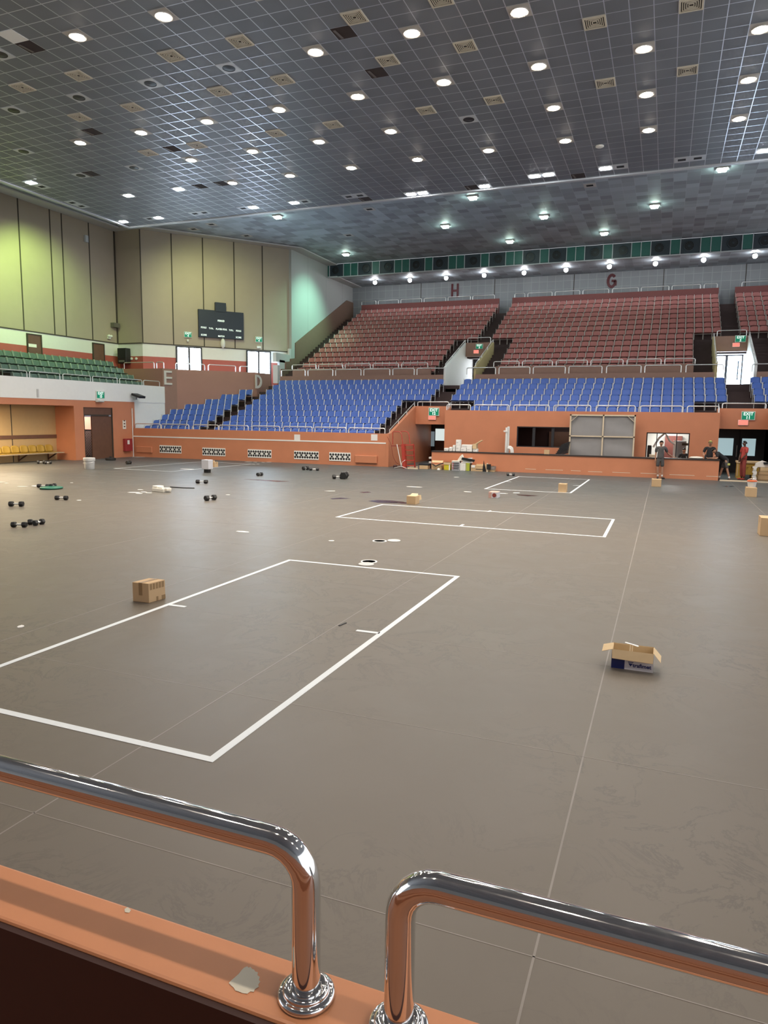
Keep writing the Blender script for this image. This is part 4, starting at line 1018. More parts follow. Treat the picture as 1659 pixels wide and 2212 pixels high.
# lattice air grilles and hatches in the low far wall
GR = [((345, 964.5), (392, 977)), ((437.5, 969.5), (487, 983)), ((535.5, 973.5), (586.5, 986.5)), ((635.5, 977), (688.5, 990)), ((711.5, 980.5), (757.5, 993))]
for n, (a_, c_) in enumerate(GR):
    a, c = at_y(*a_, YF), at_y(*c_, YF); w = c.x-a.x; zc_ = (a.z+c.z)/2; h = .46
    t = thing('air_grille', f'white lattice air grille low in the orange wall, {nth(n+1)} from the left', 'air grille', ((a.x+c.x)/2, YF, zc_-h/2), 0, 'white lattice grilles in the low wall')
    panel(B(), ((a.x+c.x)/2, YF, zc_), RX, NY, w, h, .02).build('plate', M['whiteband'], t)
    hb = B(); N = 5 if n < 4 else 4
    for i in range(N):
        cx_ = a.x + w*(i+.5)/N; q = w/N*.25
        for dx, dz in ((-q, .11), (q, .11), (-q, -.11), (q, -.11), (0, 0)):
            hb.prism([(cx_+dx-.075, YF-.022, zc_+dz), (cx_+dx, YF-.022, zc_+dz-.075), (cx_+dx+.075, YF-.022, zc_+dz), (cx_+dx, YF-.022, zc_+dz+.075)], (0, -.003, 0))
    hb.build('opening', M['dark'], t)
for n, (a_, c_) in enumerate((((296, 964), (330, 978)), ((768, 983), (815, 1001)))):
    a, c = at_y(*a_, YF), at_y(*c_, YF)
    tag(B().box(a.x, c.x, YF-.09, YF, c.z, a.z).build('wall_hatch', M['orange'], None, bevel=.02), ('orange hatch box in the low wall left of the grilles', 'orange hatch box in the low wall right of the grilles')[n], 'hatch')
for n, (x, y) in enumerate(((642, 945), (808.5, 945))):
    p = at_y(x, y, YF); tag(B().box(p.x-.18, p.x+.18, YF-.008, YF, p.z-.16, p.z+.16).build('paper_notice', M['paper']), ('white paper notice on the low wall above the fourth grille', 'white paper notice on the low wall near the red ladder')[n], 'notice')

# ------------------------------------------------------------------ booth windows
for nm, wz, ww_, mull in (('window_1', zw1, (xs[1], xs[2]), (1153, 1194)), ('window_2', zw2, (xs[3], xs[4]), (1419, 1462))):
    fb = B(); x0, x1 = ww_
    fb.box(x0, x0+.05, 37.82, 37.98, wz[0], wz[1]); fb.box(x1-.05, x1, 37.82, 37.98, wz[0], wz[1]); fb.box(x0, x1, 37.82, 37.98, wz[1]-.05, wz[1]); fb.box(x0, x1, 37.82, 37.98, wz[0], wz[0]+.04)
    for m_ in mull: X = at_y(m_, 945, 37.9).x; fb.box(X-(.07 if nm == 'window_1' else .02), X+(.07 if nm == 'window_1' else .02), 37.86, 37.93, wz[0], wz[1])
    o = fb.build(nm, M['doorblack']); o['kind'] = 'structure'
a, c = at_y(1170, 928, 39.5), at_y(1183, 933, 39.5)
tag(B().box(-6.0, -4.9, 40.2, 40.4, .9, 1.9).build('wall_cabinet', M['woodbrown']), 'dark brown cabinet in the dim room behind the booth window', 'cabinet')

# ------------------------------------------------------------------ framed grey screen on the booth front
a, c = at_y(1232, 895, 37.3), at_y(1374, 897, 37.3); zs0 = at_y(1300, 990, 37.3).z; x0, x1 = a.x, c.x; z0, z1 = .35, a.z
scn = thing('fabric_screen', 'large timber-framed grey fabric screen standing behind the counter', 'screen', ((x0+x1)/2, 37.3, 0))
nx, nz = 24, 16; vs = []; fs = []
for k in range(nz+1):
    for i in range(nx+1):
        u_, v_ = i/nx, k/nz; vs.append((x0+(x1-x0)*u_, 37.33+.018*math.sin(5*v_*PI+2*u_)*math.sin(PI*v_)+.01*math.sin(17*v_+9*u_), z0+(z1-z0)*v_))
for k in range(nz):
    for i in range(nx): q = k*(nx+1)+i; fs.append((q, q+1, q+nx+2, q+nx+1))
B().add(vs, fs).build('fabric', M['screen'], scn, smooth=True)
f = B(); zm = at_y(1300, 943, 37.3).z; xm = at_y(1302, 940, 37.3).x
f.box(x0, x0+.07, 37.25, 37.30, 0, z1); f.box(x1-.07, x1, 37.25, 37.30, 0, z1); f.box(x0, x1, 37.25, 37.30, z1-.07, z1); f.box(x0, x1, 37.25, 37.3, z0, z0+.07)
f.box(xm-.035, xm+.035, 37.25, 37.30, z0, z1); f.box(x0, x1, 37.25, 37.295, zm-.03, zm+.03)
f.build('timber_frame', M['rawwood'], scn)
for s, xx in ((1, x0), (-1, x1)): B().bar((xx+s*.04, 37.24, z1-.36), (xx+s*.40, 37.24, z1-.04), .02, .07, up=(0, 1, 0)).build('corner_brace', M['rawwood'], scn)
# ================================================================== court markings
def tape_rect(pts, label, ticks, w=.07):
    P = [Vector((p[0], p[1], 0)) for p in pts]; c = sum(P, Vector())/4
    t = thing('court_marking', label, 'floor marking', tuple(c))
    b = B()
    for i in range(4):
        a, d = P[i], P[(i+1) % 4]; u = (d-a).normalized()
        b.bar(a-u*w/2+Vector((0, 0, .0022)), d+u*w/2+Vector((0, 0, .0022)), w, .0012+.0003*i)
    b.build('outline', M['tape'], t)
    for a, d in ticks:
        B().bar((a[0], a[1], .0022), (d[0], d[1], .0022), w*.9, .0018).build('tick', M['tape'], t)
def mid(a, b, t=.5): return (a[0]+(b[0]-a[0])*t, a[1]+(b[1]-a[1])*t)
R1 = [(-6.12, 4.20), (-6.10, 10.92), (-3.0, 10.92), (-3.0, 4.17)]
tk = [(at_z(361, 1306).xy, at_z(401, 1311).xy), (at_z(770, 1362).xy, at_z(820, 1368).xy)]
tape_rect(R1, 'large white taped rectangle on the near floor, closest to the parapet', tk)
R2 = [at_z(*q).xy for q in ((728, 1117), (826, 1090), (1325, 1122), (1305, 1160))]
tape_rect(R2, 'long white taped rectangle lying crosswise in the middle of the floor', [(at_z(1054, 1105.5).xy, at_z(1060, 1103).xy), (at_z(995, 1136).xy, at_z(1001, 1133).xy)])
R3 = [at_z(*q).xy for q in ((1048, 1056), (1121, 1029.5), (1273, 1036), (1232, 1065))]
tape_rect(R3, 'small white taped rectangle on the floor before the booth counter', [(at_z(1092, 1040).xy, at_z(1104, 1041).xy), (at_z(1238, 1048.5).xy, at_z(1254, 1048.7).xy)])
R4 = [at_z(*q).xy for q in ((247, 1012), (435, 997.5), (543, 1002.5), (370, 1018.5))]
tape_rect(R4, 'far white taped rectangle on the floor near the low left wall', [])

# ================================================================== dumbbells and loose floor things
def dumbbell(px, py, ang, L, r, label):
    p = at_z(px, py); t = thing('dumbbell', label, 'dumbbell', (p.x, p.y, 0), 0, 'black dumbbells on the floor')
    d = Vector((math.cos(ang), math.sin(ang), 0)); c = Vector((p.x, p.y, r*.93))
    for s in (-1, 1):
        hd = L*.30; a = c+d*s*(L/2-hd)
        B().lathe(a, [(r*.78, 0), (r*.97, hd*.15), (r*1.0, hd*.3), (r*1.0, hd*.75), (r*.85, hd)], 6, 0, tuple(d*s)).build('head', M['rubber'], t)
    B().tube([c-d*(L*.22), c-d*L*.1, c, c+d*L*.1, c+d*(L*.22)], [.018, .020, .024, .020, .018], 10).build('handle', M['handlemetal'], t, smooth=True)
DB = [(35.5, 1094, .42, .385, .078, 'black dumbbell at far left of floor, alone above the pair'), (133, 1080, .36, .37, .072, 'black dumbbell between the green disc and the foam piece'),
      (41.5, 1139, .40, .335, .068, 'black dumbbell lowest at the left, its handle showing'), (78, 1133, .72, .34, .070, 'tilted black dumbbell touching another, lower left of floor'), (84, 1134, 1.7, .30, .070, 'black dumbbell end-on against a tilted one, lower left'),
      (94, 1053.5, .36, .42, .070, 'black dumbbell beside the green disc, handle showing'), (114.5, 1053, 1.95, .34, .075, 'black dumbbell end-on behind the green disc'),
      (88.5, 1002, .9, .36, .10, 'black dumbbell before the yellow seats, left of two'), (103.5, 1002.5, 1.2, .34, .09, 'black dumbbell before the yellow seats, right of two'), (278, 1003, 1.6, .3, .10, 'small black dumbbell right of the white bucket'),
      (436, 1044.5, .30, .44, .080, 'black dumbbell under the white box stand, handle showing'), (454.5, 1081, 1.35, .40, .090, 'black dumbbell seen nearly end-on at mid left floor'), (561, 1028, 1.5, .35, .08, 'small black dumbbell alone near the bluish glare'),
      (660, 1015.5, 1.2, .34, .10, 'small black dumbbell left of a white-handled one, far floor'), (678.5, 1016.5, .30, .46, .075, 'far black dumbbell with white handle right of a small one'),
      (729.5, 1034.5, .7, .44, .10, 'black dumbbell with white handle leaning on a round one'), (743.8, 1034.5, 1.75, .40, .165, 'big round black dumbbell seen end-on, far middle floor'), (1103, 1028, .36, .36, .075, 'black dumbbell on the floor below the booth counter')]
for q in DB: dumbbell(*q)
p = at_z(239, 994); t = thing('weight_plate', 'black weight plate lying before the brown door', 'weight', (p.x, p.y, 0))
B().lathe((p.x, p.y, 0), [(.26, 0), (.28, .04), (.28, .12), (.2, .14), (.06, .14)], 24).build('plate', M['rubber'], t); B().lathe((p.x, p.y, .14), [(.06, 0), (.06, .07), (.03, .08)], 14).build('knob', M['rubber'], t)
p = at_z(111, 1056); tag(B().lathe((p.x, p.y, 0), [(.30, 0), (.36, .015), (.37, .05), (.33, .07), (.12, .05), (.05, .05)], 32).build('training_disc', M['greenplate'], None, smooth=True), 'flat round green disc on the floor beside dumbbells', 'disc')
# white bucket
p = at_z(193.5, 1013.5); t = thing('bucket', 'white plastic bucket standing on the floor near the brown door', 'bucket', (p.x, p.y, 0))
B().lathe((p.x, p.y, 0), [(.20, 0), (.215, .02), (.235, .42)], 26).build('body', M['bucket'], t, smooth=True)
B().lathe((p.x, p.y, .40), [(.235, 0), (.262, .0), (.262, .11), (.25, .13), (.24, .13)], 26).build('lid', M['bucket'], t)
B().tube([Vector((p.x+.262*math.cos(a), p.y+.262*math.sin(a), .36-.10*abs(math.sin(a*1.0)))) for a in [PI+PI*i/12 for i in range(13)]], .006, 6).build('handle', M['steel'], t)
# foam block with broken bits
p = at_z(349, 1062); t = thing('foam_block', 'broken white foam block lying on the floor at mid left', 'foam', (p.x, p.y, 0))
b = B(); ang = -.25; u = Vector((math.cos(ang), math.sin(ang), 0)); v = Vector((-u.y, u.x, 0))
b.obox((p.x, p.y, .06), u*.30, v*.16, (0, 0, .06)); b.obox(Vector((p.x, p.y, .15))-u*.18, u*.12, v*.14, (0, 0, .04)); b.obox(Vector((p.x, p.y, .10))+u*.30, u*.10, v*.10, (.0, 0, .045)); b.obox(Vector((p.x, p.y, .135))+u*.08-v*.08, u*.12, v*.05, (0, 0, .03))
b.build('block', M['foam'], t, bevel=.015)
pb_ = [at_z(x, y) for x, y in ((368, 1053), (380, 1054), (397, 1055), (420, 1055.5))]
tag(B().tube([q+Vector((0, 0, .02)) for q in pb_], .018, 6).build('cable', M['black'], None, smooth=True), 'thin dark cable trailing right from the foam block', 'cable')
# flat litter: one low irregular wafer per scrap
LIT = [(4, 1041.5, .14, .05), (14, 1044, .09, .04), (49, 1051, .20, .05), (75.5, 1050, .19, .09), (155, 1043, .08, .03), (170.5, 1081, .07, .04), (289, 1064, .22, .07), (300, 1066, .14, .06), (303, 1058, .14, .04), (311, 1063, .14, .04), (322, 1065, .12, .04),
       (405, 1013.5, .42, .10), (492, 1069, .08, .05), (523, 1149, .20, .05), (746, 1019, .18, .05), (714, 1061, .22, .04), (895, 1052, .34, .05), (986, 1031, .12, .04), (1010, 1062.5, .16, .05), (1086, 1066, .18, .05), (1115, 1065, .14, .04), (716, 1168.5, .06, .04), (45, 1354, .05, .035), (298, 987.3, .4, .08), (536, 998, .22, .06), (551, 998.5, .12, .05), (569, 999, .12, .05), (581, 998.5, .14, .06), (548, 1003, .12, .05), (557, 1002.7, .1, .05)]
for n, (x, y, lx, ly) in enumerate(LIT):
    p = at_z(x, y); random.seed(n); k = 7; a0 = random.uniform(-.3, .5)
    pts = []
    for i in range(k):
        a = 2*PI*i/k; r = random.uniform(.75, 1.1); q = Vector((lx*r*math.cos(a), ly*1.6*r*math.sin(a), 0)); q.rotate(Matrix.Rotation(a0, 3, 'Z')); pts.append(Vector((p.x, p.y, .0015))+q)
    where = ('far left floor' if x < 200 else 'mid left floor' if x < 420 else 'left of middle floor' if x < 620 else 'middle floor' if x < 900 else 'right of middle floor') + (', far back' if y < 1016 else ', behind the taped rectangles' if y < 1075 else ', near the big taped rectangle')
    o = B().prism(pts, (0, 0, .006)).build('paper_scrap', M['paper'])
    tag(o, 'small white scrap on the ' + where, 'paper', 'white paper scraps on the floor')
# damp stains
ST = [([(795, 1082), (815, 1080), (845, 1081), (872, 1084), (880, 1087), (850, 1087), (815, 1086)], 'dark damp stain on the floor left of the open cardboard box'), ([(713, 1077), (735, 1075), (758, 1077), (735, 1078), (718, 1078.5)], 'small dark damp stain on the floor, left of a larger one'),
      ([(525, 1035), (560, 1036), (600, 1038), (626, 1040), (600, 1041), (560, 1038)], 'long thin dark streak across the bluish floor glare'), ([(1115, 1068), (1140, 1069), (1165, 1071), (1140, 1072), (1120, 1070)], 'thin dark stain on the floor beyond the long taped rectangle'),
      ([(1558, 1050), (1575, 1049.5), (1590, 1051), (1570, 1052)], 'small dark stain on the floor before exit 11'), ([(776, 1063), (795, 1062), (803, 1064), (785, 1065)], 'faint reddish stain on the far middle floor'), ([(840, 1085.5), (868, 1084.5), (905, 1087), (870, 1088)], 'dark reddish stain beneath the open cardboard box')]
for pts, lab in ST:
    q = [at_z(x, y, .0012) for x, y in pts]
    tag(B().prism(q, (0, 0, .0008)).build('floor_stain', M['stain']), lab, 'floor stain')
p = at_z(740, 1349); tag(B().obox((p.x, p.y, .004), (.012, .075, 0), (.012, -.002, 0), (0, 0, .004)).build('black_strip', M['rubber']), 'short dark strip on a floor seam inside the near rectangle', 'strip')
# floor sockets and their lids
for n, (x, y) in enumerate(((820, 1169), (797, 1213.5))):
    p = at_z(x, y); t = thing('floor_socket', ('open round floor socket, the farther of two', 'open round floor socket, the nearer of two')[n], 'floor socket', (p.x, p.y, 0))
    B().lathe((p.x, p.y, 0), [(.15, 0), (.15, .008), (.118, .008), (.118, .004)], 32).build('ring', M['whiteband'], t); B().lathe((p.x, p.y, .0), [(.118, .0025), (.118, .004), (.01, .004)], 32).build('hole', M['dark'], t)
for n, (x, y) in enumerate(((851, 1168.5), (791, 1219.5))):
    p = at_z(x, y); tag(B().lathe((p.x, p.y, .001), [(.135, 0), (.14, .008), (.13, .016), (.02, .016)], 32).build('socket_lid', M['bucket']), ('white round lid lying right of the farther floor socket', 'white round lid lying beside the nearer floor socket')[n], 'lid')

# ================================================================== cardboard boxes
def carton(name, o, u, v, h, label, m=None, cat='box', tape=True, parent=None, z0=0.0, seams=True):
    """o: base corner, u and v: base edges (vectors)"""
    m = m or M['card']; o, u, v = Vector(o), Vector(u), Vector(v)
    t = thing(name, label, cat, tuple(o+(u+v)/2+Vector((0, 0, z0))))
    c = o+(u+v)/2+Vector((0, 0, z0+h/2)); B().obox(c, u/2, v/2, (0, 0, h/2)).build('body', m, t, bevel=.006)
    if tape:
        un, vn = u.normalized(), v.normalized(); tb_ = B(); tw = min(.05, v.length*.2)
        tb_.obox(c+Vector((0, 0, h/2+.001)), u/2, vn*tw/2, (0, 0, .001))
        for s in (-1, 1): tb_.obox(c+un*s*(u.length/2+.0012)+Vector((0, 0, h/2-h*.16)), un*.001, vn*tw/2, (0, 0, h*.16))
        tb_.build('tape', M['tapebrown'], t)
    return t
a, bq, cq = at_z(287, 1299), at_z(322, 1303), at_z(357.5, 1293)
hb_ = at_y(321, 1261, bq.y).z
bx = carton('cardboard_box', bq, a-bq, cq-bq, hb_, 'sealed cardboard box on the floor beside the large taped rectangle', tape=False)
u, v = a-bq, cq-bq; un, vn = u.normalized(), v.normalized(); tt = B()
cen = bq+(u+v)/2
tt.obox(cen+Vector((0, 0, hb_+.0012)), un*.028, v/2, (0, 0, .0012)); tt.obox(bq+u*.5-vn*.0014+Vector((0, 0, hb_*.68)), un*.028, vn*.0012, (0, 0, hb_*.32))
for i in range(5): tt.obox(bq+v*(.14+.18*i)-un*.0014+Vector((0, 0, hb_*.80)), vn*.018, un*.0012, (0, 0, hb_*.15))
for i in (0, 3, 4): tt.obox(bq+v*(.50+.11*i)-un*.0014+Vector((0, 0, hb_*.13)), vn*.016, un*.0012, (0, 0, hb_*.11))
tt.build('tape', M['tapebrown'], bx)
def front_box(xl, xr, yb, yt, depth, label, m=None, z0=0, skew=0.0, tape=True, name='cardboard_box', cat='box', yb2=None):
    """a carton whose front face runs from xl to xr, base at yb"""
    a = at_z(xl, yb, z0); d = at_z(xr, yb if yb2 is None else yb2, z0); a.z = d.z = 0
    if skew == 0: d.y = a.y
    h = at_y(xl, yt, a.y).z-z0
    u = d-a; v = Vector((-u.y, u.x, 0)).normalized()*depth
    return carton(name, a, u, v, h, label, m, cat, tape, z0=z0)
front_box(1205.5, 1224, 1063.5, 1045, .34, 'small cardboard cube inside the small taped rectangle')
front_box(1407, 1428, 1051, 1035, .40, 'cardboard box on the floor in front of the man in grey')
front_box(1611, 1633, 1073, 1053, .42, 'cardboard box carrying a white tub, before exit 11')
front_box(1641, 1675, 1157.5, 1118, .45, 'cardboard box cut off by the right edge of the photo')
# open small carton with flaps
a, d = at_z(877.5, 1089.5), at_z(901, 1088); a.y = d.y; hO = at_y(880, 1070, a.y).z
t = front_box(878, 901, 1089, 1071, .36, 'open cardboard box with raised flaps beside the dark stain', tape=False)
fl_ = B(); w_ = d.x-a.x
fl_.prism([(a.x, a.y, hO), (d.x, a.y, hO), (d.x-.02, a.y+.14, hO+.05), (a.x+.02, a.y+.14, hO+.05)], (0, 0, .006)); fl_.prism([(a.x, a.y+.02, hO), (a.x, a.y+.34, hO), (a.x-.10, a.y+.34, hO-.08), (a.x-.10, a.y+.02, hO-.08)], (0, 0, .006)); fl_.prism([(d.x, a.y+.02, hO), (d.x, a.y+.34, hO), (d.x+.02, a.y+.34, hO-.14), (d.x+.02, a.y+.02, hO-.14)], (0.006, 0, 0))
fl_.build('flap', M['cardin'], t)
# printed white carton with a round opening
t = front_box(1055, 1076.5, 1075.5, 1063, .40, 'pale printed carton with a round hole, left of the small taped rectangle', M['trwhite'], tape=False)
a = at_z(1055, 1075.5); dx_ = at_z(1076.5, 1075.5).x
hh = at_y(1055, 1063, a.y).z
B().lathe(((a.x*.35+dx_*.65), a.y-.002, hh*.5), [(hh*.36, 0), (hh*.36, .003), (.01, .003)], 24, 0, (0, -1, 0)).build('round_hole', M['maroonc'], t)
B().box(a.x, a.x+.10, a.y-.003, a.y, 0, hh).box(a.x, dx_, a.y-.002, a.y+.4, hh, hh+.004).build('print', mat('faded_red_print', (.58, .36, .30), .6), t)
# tub on the box near exit 11
p = at_z(1623.5, 1053, .0); q = at_z(1622, 1073); zt_ = at_y(1611, 1053, q.y).z
t = thing('paint_tub', 'white tub with an orange lid on top of a cardboard box', 'tub', (q.x, q.y+.18, zt_))
B().lathe((q.x+.02, q.y+.2, zt_), [(.12, 0), (.15, .20)], 20).build('body', M['bucket'], t, smooth=True); B().lathe((q.x+.02, q.y+.2, zt_+.20), [(.16, 0), (.16, .04), (.05, .05)], 20).build('lid', mat('orange_lid', (.75, .16, .05), .5), t)
B().tube([(q.x+.02+.16*math.cos(a), q.y+.2, zt_+.2+.1*math.sin(a)) for a in [PI*i/10 for i in range(11)]], .006, 6).build('handle', M['steel'], t)
# open carton printed white and blue, with the word trafimet
a, d = at_z(1320, 1441.5), at_z(1410, 1453.5); u = d-a; v = Vector((-u.y, u.x, 0)).normalized()*.235; uu = u.normalized(); vv = v.normalized(); hT = .195
t = thing('printed_carton', 'open blue and white printed carton of fittings on the near right floor', 'box', tuple(a+(u+v)/2))
th = .006; b = B()
b.obox(a+u/2+vv*th/2+UP*hT/2, u/2, vv*th/2, UP*hT/2); b.obox(a+u/2+v-vv*th/2+UP*hT/2, u/2, vv*th/2, UP*hT/2)
b.obox(a+v/2+uu*th/2+UP*hT/2, uu*th/2, v/2, UP*hT/2); b.obox(d+v/2-uu*th/2+UP*hT/2, uu*th/2, v/2, UP*hT/2); b.obox(a+(u+v)/2+UP*th/2, u/2, v/2, UP*th/2)
b.build('body', M['cardin'], t)
pr = B(); L_ = u.length
pr.obox(a+uu*L_*.66-vv*.0012+UP*hT/2, uu*L_*.34, vv*.001, UP*hT/2, 0); pr.obox(a+uu*L_*.16-vv*.0012+UP*hT/2, uu*L_*.16, vv*.001, UP*hT/2, 1); pr.obox(a-uu*.0012+v/2+UP*hT/2, uu*.001, v/2, UP*hT/2, 0); pr.obox(d+uu*.0012+v/2+UP*hT/2, uu*.001, v/2, UP*hT/2, 0)
pr.build('print', [M['trwhite'], M['trblue']], t)
text_mesh('lettering', 'trafimet', .056, a+uu*L_*.735-vv*.0025+UP*.052, uu, UP, M['trblue'], t, .0008, .0018)
lo = a+uu*L_*.465-vv*.003+UP*.058
B().prism([lo-uu*.022+UP*.012, lo+uu*.022+UP*.012, lo-UP*.022], -vv*.001).obox(lo+UP*.024, uu*.026, vv*.0006, UP*.004).build('logo', M['trblue'], t)
B().prism([a+UP*hT, d+UP*hT, d-vv*.05+UP*(hT-.088)-uu*.004, a-vv*.05+UP*(hT-.080)+uu*.006], (-vv*.0)+UP*.004).build('flap', M['cardin'], t)
B().prism([a+UP*hT, a+v+UP*hT, a+v-uu*.10+UP*(hT-.030), a-uu*.10+UP*(hT-.035)], UP*.004).build('flap', M['cardin'], t)
B().prism([d+UP*hT, d+v+UP*hT, d+v+uu*.075+UP*(hT-.085), d+uu*.07+UP*(hT-.085)], UP*.004).build('flap', M['cardin'], t)
B().prism([a+v+UP*hT, d+v+UP*hT, d+v+vv*.03+UP*(hT-.10), a+v+vv*.03+UP*(hT-.10)], UP*.004).build('flap', M['cardin'], t)
pc_ = a+u*.44+v*.55
tb_ = thing('metal_fitting', 'pale T-shaped metal fitting standing in the printed carton', 'fitting', tuple(pc_+UP*.01))
b = B(); b.bar(pc_+UP*.01-uu*.012, pc_+UP*.235-uu*.004, .012, .012); b.bar(pc_+UP*.01+uu*.012, pc_+UP*.235+uu*.016, .012, .012); b.bar(pc_+UP*.24-uu*.06+vv*.02, pc_+UP*.225+uu*.075-vv*.02, .03, .006)
b.build('bracket', M['steel'], tb_)
for k, (s, w) in enumerate(((.30, .05), (.80, .06), (.74, .05))):
    q = a+u*s+v*.5
    tag(B().obox(q+UP*(.09+.006*k), uu*w, vv*.06, UP*.012+uu*.006).build('foam_piece', M['foam'], None, bevel=.004), ('white fitting piece at the left inside the printed carton', 'pale slab at the right inside the printed carton', 'pale slab under another inside the printed carton')[k], 'piece')
tag(B().obox(a+(u+v)/2+UP*.045, u*.46, v*.45, UP*.035).build('packing_paper', M['cardin']), 'brown packing paper filling the printed carton', 'packing')

# white box on a black stand, cartons behind it
p = at_z(448, 1021); t = thing('white_box', 'white box raised on a black base, mid left floor', 'box', (p.x, p.y, 0))
B().box(p.x-.11, p.x+.11, p.y-.1, p.y+.1, 0, .16).build('base', M['black'], t); B().obox((p.x, p.y, .37), (.185, 0, .0), (0, .17, 0), (0, 0, .21)).build('body', M['trwhite'], t, bevel=.01)
front_box(449, 460, 1009, 995, .3, 'open pale cardboard box behind the white box stand', M['cardin'])
front_box(456, 467, 1009, 998, .3, 'cardboard box with white top right of the white box stand', M['card'])

# ================================================================== clutter by exit 12
def onw(x, y, Y=33.9): return at_y(x, y, Y)
c5 = lambda X, Y_: (820+X/9.217, 830+Y_/9.217)
c6 = lambda X, Y_: (930+X/9.217, 930+Y_/9.217)
YL = 33.75
lad = thing('step_ladder', 'red metal step ladder with a tall hoop rail beside exit 12', 'ladder', (onw(*c5(530, 1640), YL).x, YL, 0))
A0, A1 = onw(*c5(505, 1640), YL), onw(*c5(475, 1190), YL); A0.z = 0
B().bar(A0, A1, .30, .14, up=(1, 0, 0)).build('side_rail', M['ladder'], lad)
B().bar(A0+Vector((.42, .35, 0)), A1+Vector((.42, .35, 0)), .10, .05, up=(1, 0, 0)).build('side_rail', M['ladder'], lad)
for k in range(5):
    q = A0.lerp(A1, .12+.21*k); B().obox(q+Vector((.24, .18, 0)), (.20, .05, 0), (-.02, .14, 0), (0, 0, .022)).build('step', M['ladder'], lad)
hp = [onw(*c5(x, y), YL) for x, y in ((462, 1190), (440, 1010), (415, 960), (370, 945), (280, 945), (262, 950), (262, 1200))]
B().tube(hp, .022, 8).build('hoop', M['ladder'], lad, smooth=True)
hp2 = [q+Vector((.28, .3, .02)) for q in hp[:5]]
B().tube(hp2, .022, 8).build('hoop', M['ladder'], lad, smooth=True)
B().bar(onw(*c5(230, 1228), YL), onw(*c5(455, 1228), YL), .04, .05).build('cross_bar', M['maroonc'], lad)
ms = thing('mop_stand', 'thin white pole on a splayed foot left of the red ladder', 'stand', (onw(*c5(430, 1630), 33.6).x, 33.6, 0))
a, c = onw(*c5(345, 1195), 33.6), onw(*c5(428, 1610), 33.6); B().tube([a, c], .022, 8).build('pole', M['pipe'], ms, smooth=True)
f_ = Vector((c.x, 33.6, .02)); fb_ = B()
for dx, dy in ((.34, -.1), (-.38, 0), (.1, .35)): fb_.bar(f_+Vector((0, 0, .10)), f_+Vector((dx, dy, 0)), .03, .02)
fb_.tube([f_+Vector((0, 0, .1)), f_+Vector((.05, 0, .3)), f_+Vector((.22, 0, .42))], .012, 6); fb_.build('foot', M['pipe'], ms)
a = onw(*c5(310, 1640), 33.7); tag(B().ball((a.x, 33.7, .09), .12, .1, .09, 10, 6).build('dark_bundle', M['maroon']), 'small dark bundle on the floor left of the white pole', 'bundle')
tag(B().tube([onw(*c5(x, y), 34.2) for x, y in ((150, 1040), (230, 1200), (270, 1450), (330, 1560), (400, 1610))], .012, 6).build('cable', M['maroonc'], None, smooth=True), 'thin dark cable hanging down the wall corner by the ladder', 'cable')
for n, (x0, x1, y0, y1, dy) in enumerate(((600, 800, 1635, 1655, 33.9), (560, 810, 1662, 1685, 33.5))):
    a, c = at_z(*c5(x0, y1)), at_z(*c5(x1, y1)); dy = a.y
    tag(B().bar((a.x, dy, .04), (c.x, dy-.05, .04), .10, .07).build('timber_plank', M['rawwood']), ('pale plank behind another on the floor by exit 12', 'pale plank in front on the floor by exit 12')[n], 'plank')
def item(name, x0, x1, y0, y1, dep, m, label, cat, f=c6, Y=33.85, z0=None, bevel=.008, tape=False, parts=None):
    a, c = at_y(*f(x0, y1), Y), at_y(*f(x1, y0), Y); zb = 0 if z0 is None else z0
    t = thing(name, label, cat, ((a.x+c.x)/2, Y, zb))
    B().box(a.x, c.x, Y, Y+dep, zb, c.z).build('body', m, t, bevel=bevel)
    return t, a.x, c.x, zb, c.z
def flaps(t, x0, x1, z, Y, m): 
    B().prism([(x0, Y, z), (x1, Y, z), (x1-.03, Y-.08, z-.1), (x0+.03, Y-.08, z-.1)], (0, 0, .006)).build('flap', m, t)
t, x0, x1, _, z = item('cardboard_box', 790, 960, 1620, 1690, .36, M['card'], 'low carton topped with dark rags at the corner of exit 12', 'box', c5)
tag(B().box(x0-.05, x1+.02, 33.85, 34.2, z, z+.05).ball(((x0+x1)/2, 34.0, z+.06), .3, .16, .07, 12, 6).build('dark_rag', M['blackcloth']), 'dark rag heaped on a low carton near exit 12', 'rag')
t, x0, x1, _, z = item('cardboard_box', 20, 215, 690, 775, .35, M['card'], 'open carton with dark cable, leftmost below the counter', 'box')
flaps(t, x0, x0+.6, z+.22, 33.9, M['cardin'])
tag(B().tube([(x0+.05, 33.78, z+.05), (x0+.25, 33.76, z-.05), (x0+.45, 33.78, z+.05), (x0+.62, 33.8, z+.1)], .03, 7).build('cable', M['black'], None, smooth=True), 'dark cable draped on the leftmost open carton', 'cable')
for n, yy in enumerate((1450, 1540)):
    a, c = at_y(*c5(978, yy+35), 34.6), at_y(*c5(1030, yy), 34.6)
    tag(B().box(a.x, c.x+.1, 34.6, 34.9, a.z, c.z).build('white_package', M['paper'], None, bevel=.01), ('white package on the upper shelf behind the counter end', 'white package on the lower shelf behind the counter end')[n], 'package')
a = at_y(*c5(980, 1640), 34.6); tag(B().box(a.x, a.x+.65, 34.62, 34.9, 0, at_y(*c5(978, 1575), 34.6).z).build('shelf_stand', M['doorblack'], None), 'dark low stand behind the left end of the counter', 'stand')
a, c = at_z(*c6(185, 770)), at_z(*c6(258, 770)); rr = (c.x-a.x)/2
tag(B().ball(((a.x+c.x)/2, 33.75, .0), rr, rr, rr*1.05, 18, 8).build('white_dome', M['foam'], None, smooth=True), 'white dome-shaped cover on the floor left of the yellow crate', 'cover')
